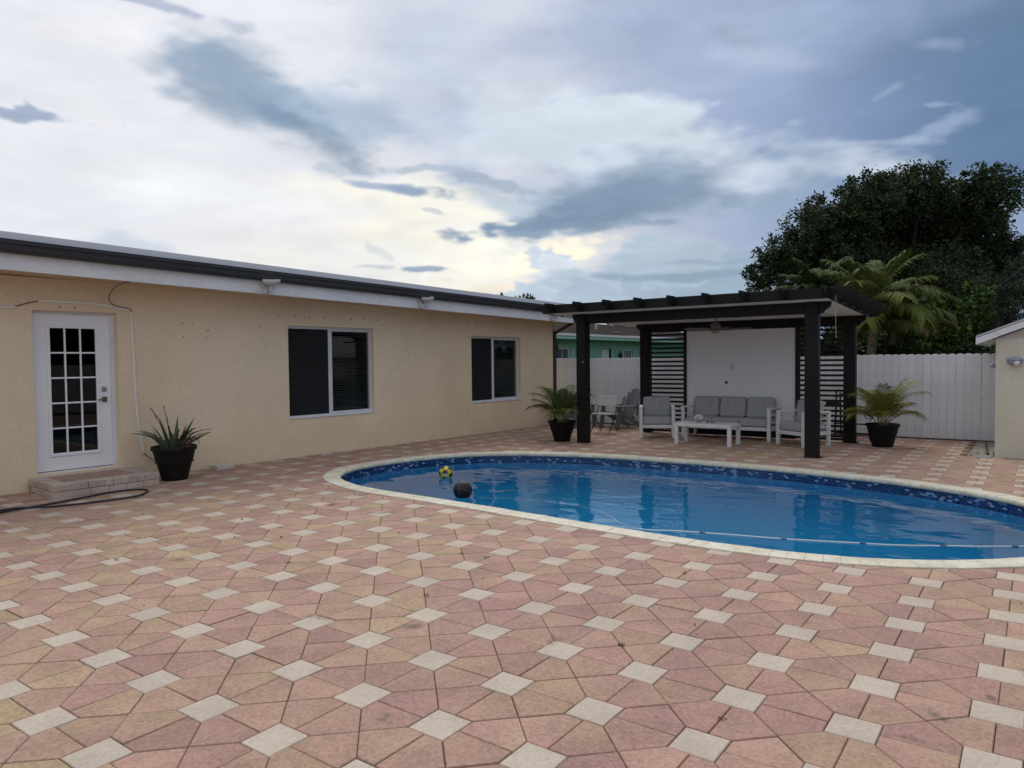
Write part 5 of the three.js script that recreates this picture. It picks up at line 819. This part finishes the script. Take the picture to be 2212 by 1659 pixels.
// ------------------------------------------------------------------ white picket fence along the back
{
  const f = thing('picket_fence', 'white round topped privacy fence along the back of the yard', 'fence', [0, 0, FENCE_Z]); const R = rng(61), pw = 0.1345, h = 1.598;
  const ms = [0, 1, 2, 3].map(k => M([0.74, 0.75, 0.78].map(c => c * (0.95 + 0.03 * k)), 0.6, { map: T.grime }));
  const mk = w => { const s = new THREE.Shape(); s.moveTo(-w / 2, 0); s.lineTo(w / 2, 0); s.lineTo(w / 2, h - 0.022); s.quadraticCurveTo(w * 0.34, h - 0.001, 0, h); s.quadraticCurveTo(-w * 0.34, h - 0.001, -w / 2, h - 0.022); s.closePath(); return new THREE.ExtrudeGeometry(s, { depth: 0.014, bevelEnabled: true, bevelSize: 0.002, bevelThickness: 0.003, bevelSegments: 1, curveSegments: 6 }); };
  const G = setUV(mk(pw - 0.006)); let x = -10.6, k = 0;
  while (x < 0.2) { const m = part(f, 'picket', G, ms[(R() * 4) | 0]); m.position.set(x, 0.02 + (R() - 0.5) * 0.006, (k % 2 ? 0.0 : 0.006) + (R() - 0.5) * 0.002); m.rotation.z = (R() - 0.5) * 0.004; x += pw; k++; }
  for (const y of [0.25, 0.85, 1.4]) part(f, 'rail', cbox(-10.7, 0.3, y, y + 0.085, -0.05, -0.006, 0.004), ms[1]);
  for (let px = -10.4; px < 0.4; px += 2.4) part(f, 'fence_post', cbox(px - 0.05, px + 0.05, 0, 1.55, -0.155, -0.052, 0.005), ms[0]);
  part(f, 'dirt_line', box(-10.7, 0.2, -0.02, 0.02, 0.004, 0.03), M([0.09, 0.07, 0.05], 1));
}
// white fence down the far right side of the yard: outside the frame, mirrored in the door's panes
{
  const f = thing('side_fence', 'white board fence along the side of the yard opposite the house', 'fence', [6.2, 0, 0], -Math.PI / 2); const g = []; const pw = 0.1345, h = 1.6; const ms = M([0.46, 0.465, 0.475], 0.6, { map: T.grime });
  for (let x = -13; x < 5; x += pw * 2) g.push(box(x, x + pw * 2 - 0.008, 0, h, -0.01, 0.01)); part(f, 'boards', merge(g), ms);
}
// dry leaves along the fence foot and on the pavers
{
  const R = rng(900), tr = []; const leafAt = (x, z, s) => { const a = R() * 6.28, c = Math.cos(a) * s, d = Math.sin(a) * s, y = 0.006, t = 0.006 + R() * 0.012; tr.push(x - c, y, z - d, x + d * 0.4, y + t, z - c * 0.4, x + c, y + t * 0.5, z + d, x - c, y, z - d, x + c, y + t * 0.5, z + d, x - d * 0.4, y + t * 0.8, z + c * 0.4); };
  for (let k = 0; k < 420; k++) leafAt(-9.2 + R() * 8.5, FENCE_Z + 0.06 + Math.pow(R(), 2.5) * 0.3, 0.012 + R() * 0.02);
  for (let k = 0; k < 90; k++) { const s = 3 + R() * 12, p = hp(s, 0, 0.02 + Math.pow(R(), 3) * 0.25); leafAt(p[0], p[2], 0.008 + R() * 0.012); }
  for (let k = 0; k < 60; k++) leafAt(-0.95 + R() * 0.7, -13.3 - R() * 1.8, 0.012 + R() * 0.02);
  for (let k = 0; k < 55; k++) { const x = -8 + R() * 8.5, z = -2.2 - R() * 11; if (rimDist(x, z).d < -0.05) leafAt(x, z, 0.006 + R() * 0.01); }
  for (const [x, z] of [[-1.75, -13.95], [-1.7, -13.92], [-1.8, -13.97]]) leafAt(x, z, 0.05);
  const m = new THREE.Mesh(geoFrom(tr), M([0.10, 0.062, 0.04], 0.9)); m.name = 'leaf_litter'; m.castShadow = true; m.userData = { kind: 'stuff', label: 'dry brown leaf litter along the fence foot and walls', category: 'leaves' }; scene.add(m);
}
// ------------------------------------------------------------------ low shed at the right edge
{
  const s = thing('garden_shed', 'small cream gabled shed with white roof edge beside the fence', 'shed', [0, 0, 0]); const X0 = SHED_X, X1 = 4.4, Z1 = SHED_Z, Z0 = -17.2, eh = 1.835, xm = (X0 + X1) / 2, rk = 0.40;
  part(s, 'front_wall', (() => { const g = extr(shp([[X0, -0.03], [X1, -0.03], [X1, eh], [X0, eh]]), 0.15); g.translate(0, 0, Z1 - 0.15); return g; })(), mt.shedStucco);
  part(s, 'side_wall', merge([box(X0 + 0.001, X0 + 0.15, -0.03, eh, Z0, Z1 - 0.151), box(X1 - 0.15, X1, -0.03, eh, Z0, Z1 - 0.151)]), mt.shedStucco);
  part(s, 'gable_board', (() => { const g = extr(shp([[X0 + 0.002, eh + 0.001], [X1 - 0.002, eh + 0.001], [xm, eh + rk * (xm - X0)]]), 0.12); g.translate(0, 0, Z1 - 0.125); return g; })(), M([0.60, 0.58, 0.53], 0.8, { map: T.grime }));
  const ov = 0.235, e = X0 - ov, ey = eh - 0.075, ry = ey + rk * (xm - e);
  const roof = (dy0, dy1, z0, z1, m, name, a = 0) => { const g = extr(shp([[e - a, ey + dy0], [xm, ry + dy0 + rk * 0], [2 * xm - e + a, ey + dy0], [2 * xm - e + a, ey + dy1], [xm, ry + dy1], [e - a, ey + dy1]]), z1 - z0); g.translate(0, 0, z0); return part(s, name, g, m); };
  roof(0.105, 0.13, Z0 - 0.2, Z1 + 0.14, mt.roofTop, 'roof_sheet', 0.01); roof(-0.0, 0.10, Z1 + 0.105, Z1 + 0.13, mt.whitePaint, 'rake_board'); roof(0.02, 0.1, Z0 - 0.2, Z1 + 0.1, mt.whitePaint, 'roof_boards');
  part(s, 'eave_board', cbox(e - 0.02, e - 0.001, ey - 0.01, ey + 0.105, Z0 - 0.2, Z1 + 0.13, 0.003), mt.whitePaint);
  // wall lamps
  const lampM = M([0.28, 0.30, 0.36], 0.5);
  const w1 = thing('wall_lamp', 'grey oval bulkhead lamp on the shed front wall', 'light', [-0.295, 1.485, Z1 + 0.002]); w1.scale.setScalar(1.35); const b = clean(new THREE.SphereGeometry(0.075, 24, 16)); b.scale(1, 0.58, 0.75); b.translate(0, 0, 0.02); part(w1, 'housing', b, lampM); part(w1, 'hood', (() => { const g = clean(new THREE.SphereGeometry(0.083, 24, 8, 0, 6.2832, 0, 1.35)); g.scale(1, 0.55, 0.8); g.translate(0, 0.006, 0.018); return g; })(), lampM); part(w1, 'lens', (() => { const g = clean(new THREE.SphereGeometry(0.03, 14, 10)); g.translate(0.02, -0.02, 0.058); return g; })(), mt.frame);
  const w2 = thing('wall_lamp', 'small grey lamp on the shed side wall above the concrete pad', 'light', [X0 - 0.002, 1.43, -14.35]); part(w2, 'bracket', cbox(-0.03, 0, -0.05, 0.05, -0.03, 0.03, 0.006), lampM); part(w2, 'lamp_head', (() => { const g = clean(new THREE.SphereGeometry(0.05, 16, 12)); g.scale(1, 0.8, 1); g.translate(-0.06, -0.02, 0); return g; })(), lampM);
  const rod = thing('rusty_bar', 'rusty iron bar lying across the concrete pad', 'bar', [-0.70, 0.008, -14.6], 0.06); part(rod, 'bar_body', cbox(-0.014, 0.014, 0, 0.03, -0.95, 0.95, 0.004), M([0.10, 0.04, 0.025], 0.95, { map: T.grime }));
}
// ------------------------------------------------------------------ mint green neighbour house
{
  const X = -14.5, h = thing('green_house', 'mint green neighbour house with brown shingle roof behind the fence', 'house', [0, 0, 0]); const mint = M([0.25, 0.50, 0.38], 0.9, { map: T.stuccoC, bumpMap: T.stucco, bumpScale: 0.004 }), mintT = M([0.30, 0.53, 0.43], 0.8), Z1 = -18, Z0 = -40;
  const ops = [[-23.75, -22.35, 1.0, 2.06], [-27.05, -26.25, 0.15, 2.04], [-29.05, -28.25, 1.1, 2.02]];   // window, door, window (z0, z1, y0, y1)
  const sh2 = shp([[Z0, -0.05], [Z1, -0.05], [Z1, 2.52], [Z0, 2.52]]); for (const o of ops) rectHole(sh2, o[0], o[1], o[2], o[3]);
  const wg = extr(sh2, 0.2); wg.rotateY(-Math.PI / 2); wg.translate(X, 0, 0); part(h, 'wall', wg, mint);
  part(h, 'end_wall', box(X - 8, X - 0.2, -0.05, 2.5, Z1 - 0.2, Z1), mint); part(h, 'interior', merge([box(X - 1.2, X - 1.1, 0, 2.5, Z0, Z1), box(X - 1.1, X - 0.21, 0, 0.05, Z0, Z1)]), mt.room);
  const ex = X + 0.55; part(h, 'soffit', box(X - 0.02, ex - 0.02, 2.40, 2.42, Z0 - 0.5, Z1 + 0.5), mintT); part(h, 'fascia', cbox(ex - 0.02, ex, 2.355, 2.475, Z0 - 0.5, Z1 + 0.5, 0.003), mintT); part(h, 'drip_edge', cbox(ex - 0.01, ex + 0.03, 2.476, 2.565, Z0 - 0.5, Z1 + 0.5, 0.004), mt.whitePaint);
  const rt = []; const A = [ex + 0.03, 2.57], B = [-18.6, 3.44], C = [-22.8, 2.57]; for (const [p, q] of [[A, B], [B, C]]) rt.push(p[0], p[1], Z1 + 0.5, q[0], q[1], Z1 + 0.5, q[0], q[1], Z0 - 0.5, p[0], p[1], Z1 + 0.5, q[0], q[1], Z0 - 0.5, p[0], p[1], Z0 - 0.5);
  const rg = geoFrom(rt); part(h, 'roof', rg, new THREE.MeshPhysicalMaterial({ color: rgb(0.052, 0.034, 0.028), roughness: 1, specularIntensity: 0.1, map: T.shingle, side: THREE.DoubleSide })); part(h, 'gable', geoFrom([A[0], A[1] - 0.1, Z1 + 0.3, B[0], B[1] - 0.05, Z1 + 0.3, C[0], C[1] - 0.1, Z1 + 0.3]), mintT);
  part(h, 'vent_pipe', merge([at(new THREE.CylinderGeometry(0.06, 0.06, 0.34, 12), -15.9, 3.0, -28.3)]), M([0.45, 0.36, 0.32], 0.7)); part(h, 'flashing', cbox(-16.0, -15.2, 2.80, 2.815, -29.2, -28.6, 0.002), mt.roofEdge);
  for (const o of [ops[0], ops[2]]) { const w = sub(h, 'window'), cz = (o[0] + o[1]) / 2; const x = X - 0.08; part(w, 'frame', merge([cbox(x, x + 0.05, o[2], o[3], o[0], o[0] + 0.06), cbox(x, x + 0.05, o[2], o[3], o[1] - 0.06, o[1]), cbox(x, x + 0.05, o[3] - 0.06, o[3], o[0] + 0.06, o[1] - 0.06), cbox(x, x + 0.05, o[2], o[2] + 0.06, o[0] + 0.06, o[1] - 0.06)]), mt.vinyl); const bars = []; for (const t of [1 / 3, 2 / 3]) { const z = lerp(o[0], o[1], t); bars.push(cbox(x + 0.01, x + 0.035, o[2] + 0.06, o[3] - 0.06, z - 0.014, z + 0.014, 0.002)); } for (let y = o[3] - 0.42; y > o[2] + 0.1; y -= 0.36) bars.push(cbox(x + 0.012, x + 0.033, y - 0.014, y + 0.014, o[0] + 0.06, o[1] - 0.06, 0.002)); part(w, 'glazing_bar', merge(bars), mt.vinyl); part(w, 'pane', box(x + 0.018, x + 0.0185, o[2] + 0.05, o[3] - 0.05, o[0] + 0.05, o[1] - 0.05), mt.glass); part(w, 'trim', merge([cbox(X + 0.001, X + 0.03, o[3], o[3] + 0.1, o[0] - 0.1, o[1] + 0.1), cbox(X + 0.001, X + 0.03, o[2] - 0.1, o[3], o[0] - 0.3, o[0] - 0.02), cbox(X + 0.001, X + 0.03, o[2] - 0.1, o[3], o[1] + 0.02, o[1] + 0.3)]), mintT); }
  { const o = ops[1], d = sub(h, 'door'), x = X - 0.1; part(d, 'leaf', cbox(x, x + 0.04, o[2], o[3] - 0.02, o[0] + 0.05, o[1] - 0.05), mt.vinyl); part(d, 'pane', box(x + 0.042, x + 0.044, 1.3, 1.62, o[0] + 0.18, o[1] - 0.18), M([0.015, 0.018, 0.018], 0.1)); part(d, 'frame', merge([cbox(x, X + 0.03, o[2], o[3] + 0.06, o[1], o[1] + 0.07), cbox(x, X + 0.03, o[2], o[3] + 0.06, o[0] - 0.07, o[0]), cbox(x, X + 0.03, o[3], o[3] + 0.06, o[0] + 0.001, o[1] - 0.001)]), mintT); }
  const l = thing('wall_planter', 'dark scrolled iron planter hanging on the green house wall', 'planter', [X + 0.05, 1.5, -27.75]); part(l, 'ironwork', merge([tube([[0.02, 0, -0.14], [0.03, 0.3, -0.13], [0.04, 0.42, 0], [0.03, 0.3, 0.13], [0.02, 0, 0.14]], 0.018, 30, 6), bar([0.02, 0, -0.15], [0.02, 0, 0.15], 0.015), bar([0.02, 0.15, -0.14], [0.02, 0.15, 0.14], 0.012), bar([0.02, 0, -0.05], [0.02, 0.36, -0.05], 0.01), bar([0.02, 0, 0.06], [0.02, 0.36, 0.06], 0.01)]), mt.black); { const R = rng(3); part(l, 'greenery', leaves([[0.05, 0.16, -0.06, 0.06, 0.14, 0.07, 120]], 0.07, [[0.03, 0.06, 0.02]], R), mt.leaf); }
}
// far neighbour roof beyond the right end of the fence
{
  const P = place(2140, 0, 27), h = thing('neighbour_house', 'low dark shingled roof with white edge beyond the fence near the shed', 'house', P, PSI); const w = 1568 / 27, v = y => EYE + (768 - y) / w;
  part(h, 'wall', box(-0.7, 5, -0.05, v(766), -4, 0), M([0.09, 0.11, 0.16], 0.8)); part(h, 'fascia', cbox(-0.78, 5.2, v(764), v(757), 0.25, 0.3, 0.004), mt.whitePaint);
  part(h, 'roof', geoFrom([-0.75, v(757), 0.3, 5.2, v(757), 0.3, 5.2, v(728), -2.4, -0.75, v(757), 0.3, 5.2, v(728), -2.4, -0.35, v(728), -2.4]), M([0.055, 0.055, 0.055], 0.95, { map: T.shingle })); part(h, 'ridge_flashing', cbox(-0.9, 0.35, v(733), v(730), -2.2, -2.15, 0.004), mt.whitePaint);
}
// overhead wire crossing to the right
{ const a = V3(...place(2040, 0, 24)).setY(EYE + (768 - 690) / 1568 * 24), b = V3(...place(2260, 0, 24)).setY(EYE + (768 - 540) / 1568 * 24); const c = a.clone().lerp(b, 0.5); c.y -= 0.12; const w = thing('service_wire', 'thin overhead wire rising in front of the dark trees', 'wire', [0, 0, 0]); part(w, 'wire_line', tube([a, c, b], 0.012, 20, 5), M([0.10, 0.10, 0.10], 0.6)); }

// ------------------------------------------------------------------ marks on the pavers: old stains, and weeds rooted in the joints
{
  const patio = scene.getObjectByName('patio');
  const blot = seed => { const n = 128, d = new Uint8Array(n * n * 4); for (let j = 0; j < n; j++) for (let i = 0; i < n; i++) { const u = i / n * 2 - 1, v = j / n * 2 - 1, r = Math.hypot(u, v) + 0.7 * fbm(u * 2.2 + seed, v * 2.2, seed, 4); const a = clamp((0.62 - r) * 2.2) * (0.55 + 0.6 * fbm(u * 9, v * 9, seed, 3)), o = (j * n + i) * 4; d[o] = d[o + 1] = d[o + 2] = clamp(a) * 255; d[o + 3] = 255; } const t = new THREE.DataTexture(d, n, n); t.magFilter = THREE.LinearFilter; t.needsUpdate = true; return t; };
  const maps = [blot(1.7), blot(5.2), blot(9.1)], tint = { teal: [0.03, 0.075, 0.075], rust: [0.17, 0.065, 0.05], grey: [0.10, 0.085, 0.07], tan: [0.42, 0.34, 0.16] };
  const mats = {}; const R = rng(640); let k = 0;
  const stain = (x, z, w, h, kind) => { const q = (k++) % 3, key = kind + q; mats[key] = mats[key] || M(tint[kind], 0.9, { alphaMap: maps[q], transparent: true, opacity: kind === 'tan' ? 0.5 : 0.6, depthWrite: false }); const g = new THREE.PlaneGeometry(w, h); g.rotateX(-Math.PI / 2); g.rotateY(R() * 6.28); g.translate(x, 0.0062, z); const m = part(patio, 'stain', g, mats[key]); m.castShadow = false; };
  for (const [x, z, w, h, kind] of [[-2.33, -2.22, 0.14, 0.10, 'teal'], [-0.36, -3.62, 0.22, 0.12, 'teal'], [-0.16, -3.95, 0.16, 0.10, 'teal'], [-0.02, -4.35, 0.24, 0.14, 'teal'], [-0.4, -3.35, 0.16, 0.1, 'grey'], [-5.6, -3.1, 0.34, 0.10, 'rust'], [-4.75, -2.55, 0.26, 0.08, 'rust'], [-5.9, -4.3, 0.2, 0.1, 'rust'], [-6.35, -5.3, 0.4, 0.25, 'rust'], [-5.5, -5.35, 0.5, 0.2, 'rust'], [-7.1, -5.6, 0.45, 0.25, 'rust'], [-3.0, -3.1, 0.3, 0.18, 'grey'], [-2.2, -3.4, 0.25, 0.15, 'grey'], [-3.6, -2.9, 0.3, 0.16, 'grey']]) stain(x, z, w, h, kind);
  const tr = [], cl = []; const tufts = []; for (let i = 0; i < 12; i++) { const gx = Math.round((-6.5 + R() * 6 + 2.092) / 0.245) * 0.245 - 2.092, gz = Math.round((-2.3 - R() * 3.2 + 2.323) / 0.245) * 0.245 - 2.323; if (rimDist(gx, gz).d < -0.1) tufts.push([gx + (R() - 0.5) * 0.02, 0.006, gz + (R() - 0.5) * 0.02, 0.022, 0.004, 0.016, 14]); }
  const g = leaves(tufts, 0.015, [[0.035, 0.045, 0.018], [0.06, 0.05, 0.025], [0.05, 0.035, 0.02]], R, 0.35, 0.6); const m = new THREE.Mesh(g, mt.leaf); m.name = 'joint_weeds'; m.castShadow = true; m.userData = { kind: 'stuff', label: 'tiny weeds and moss rooted in the paver joints', category: 'weeds' }; scene.add(m);
}

renderer.render(scene, camera);
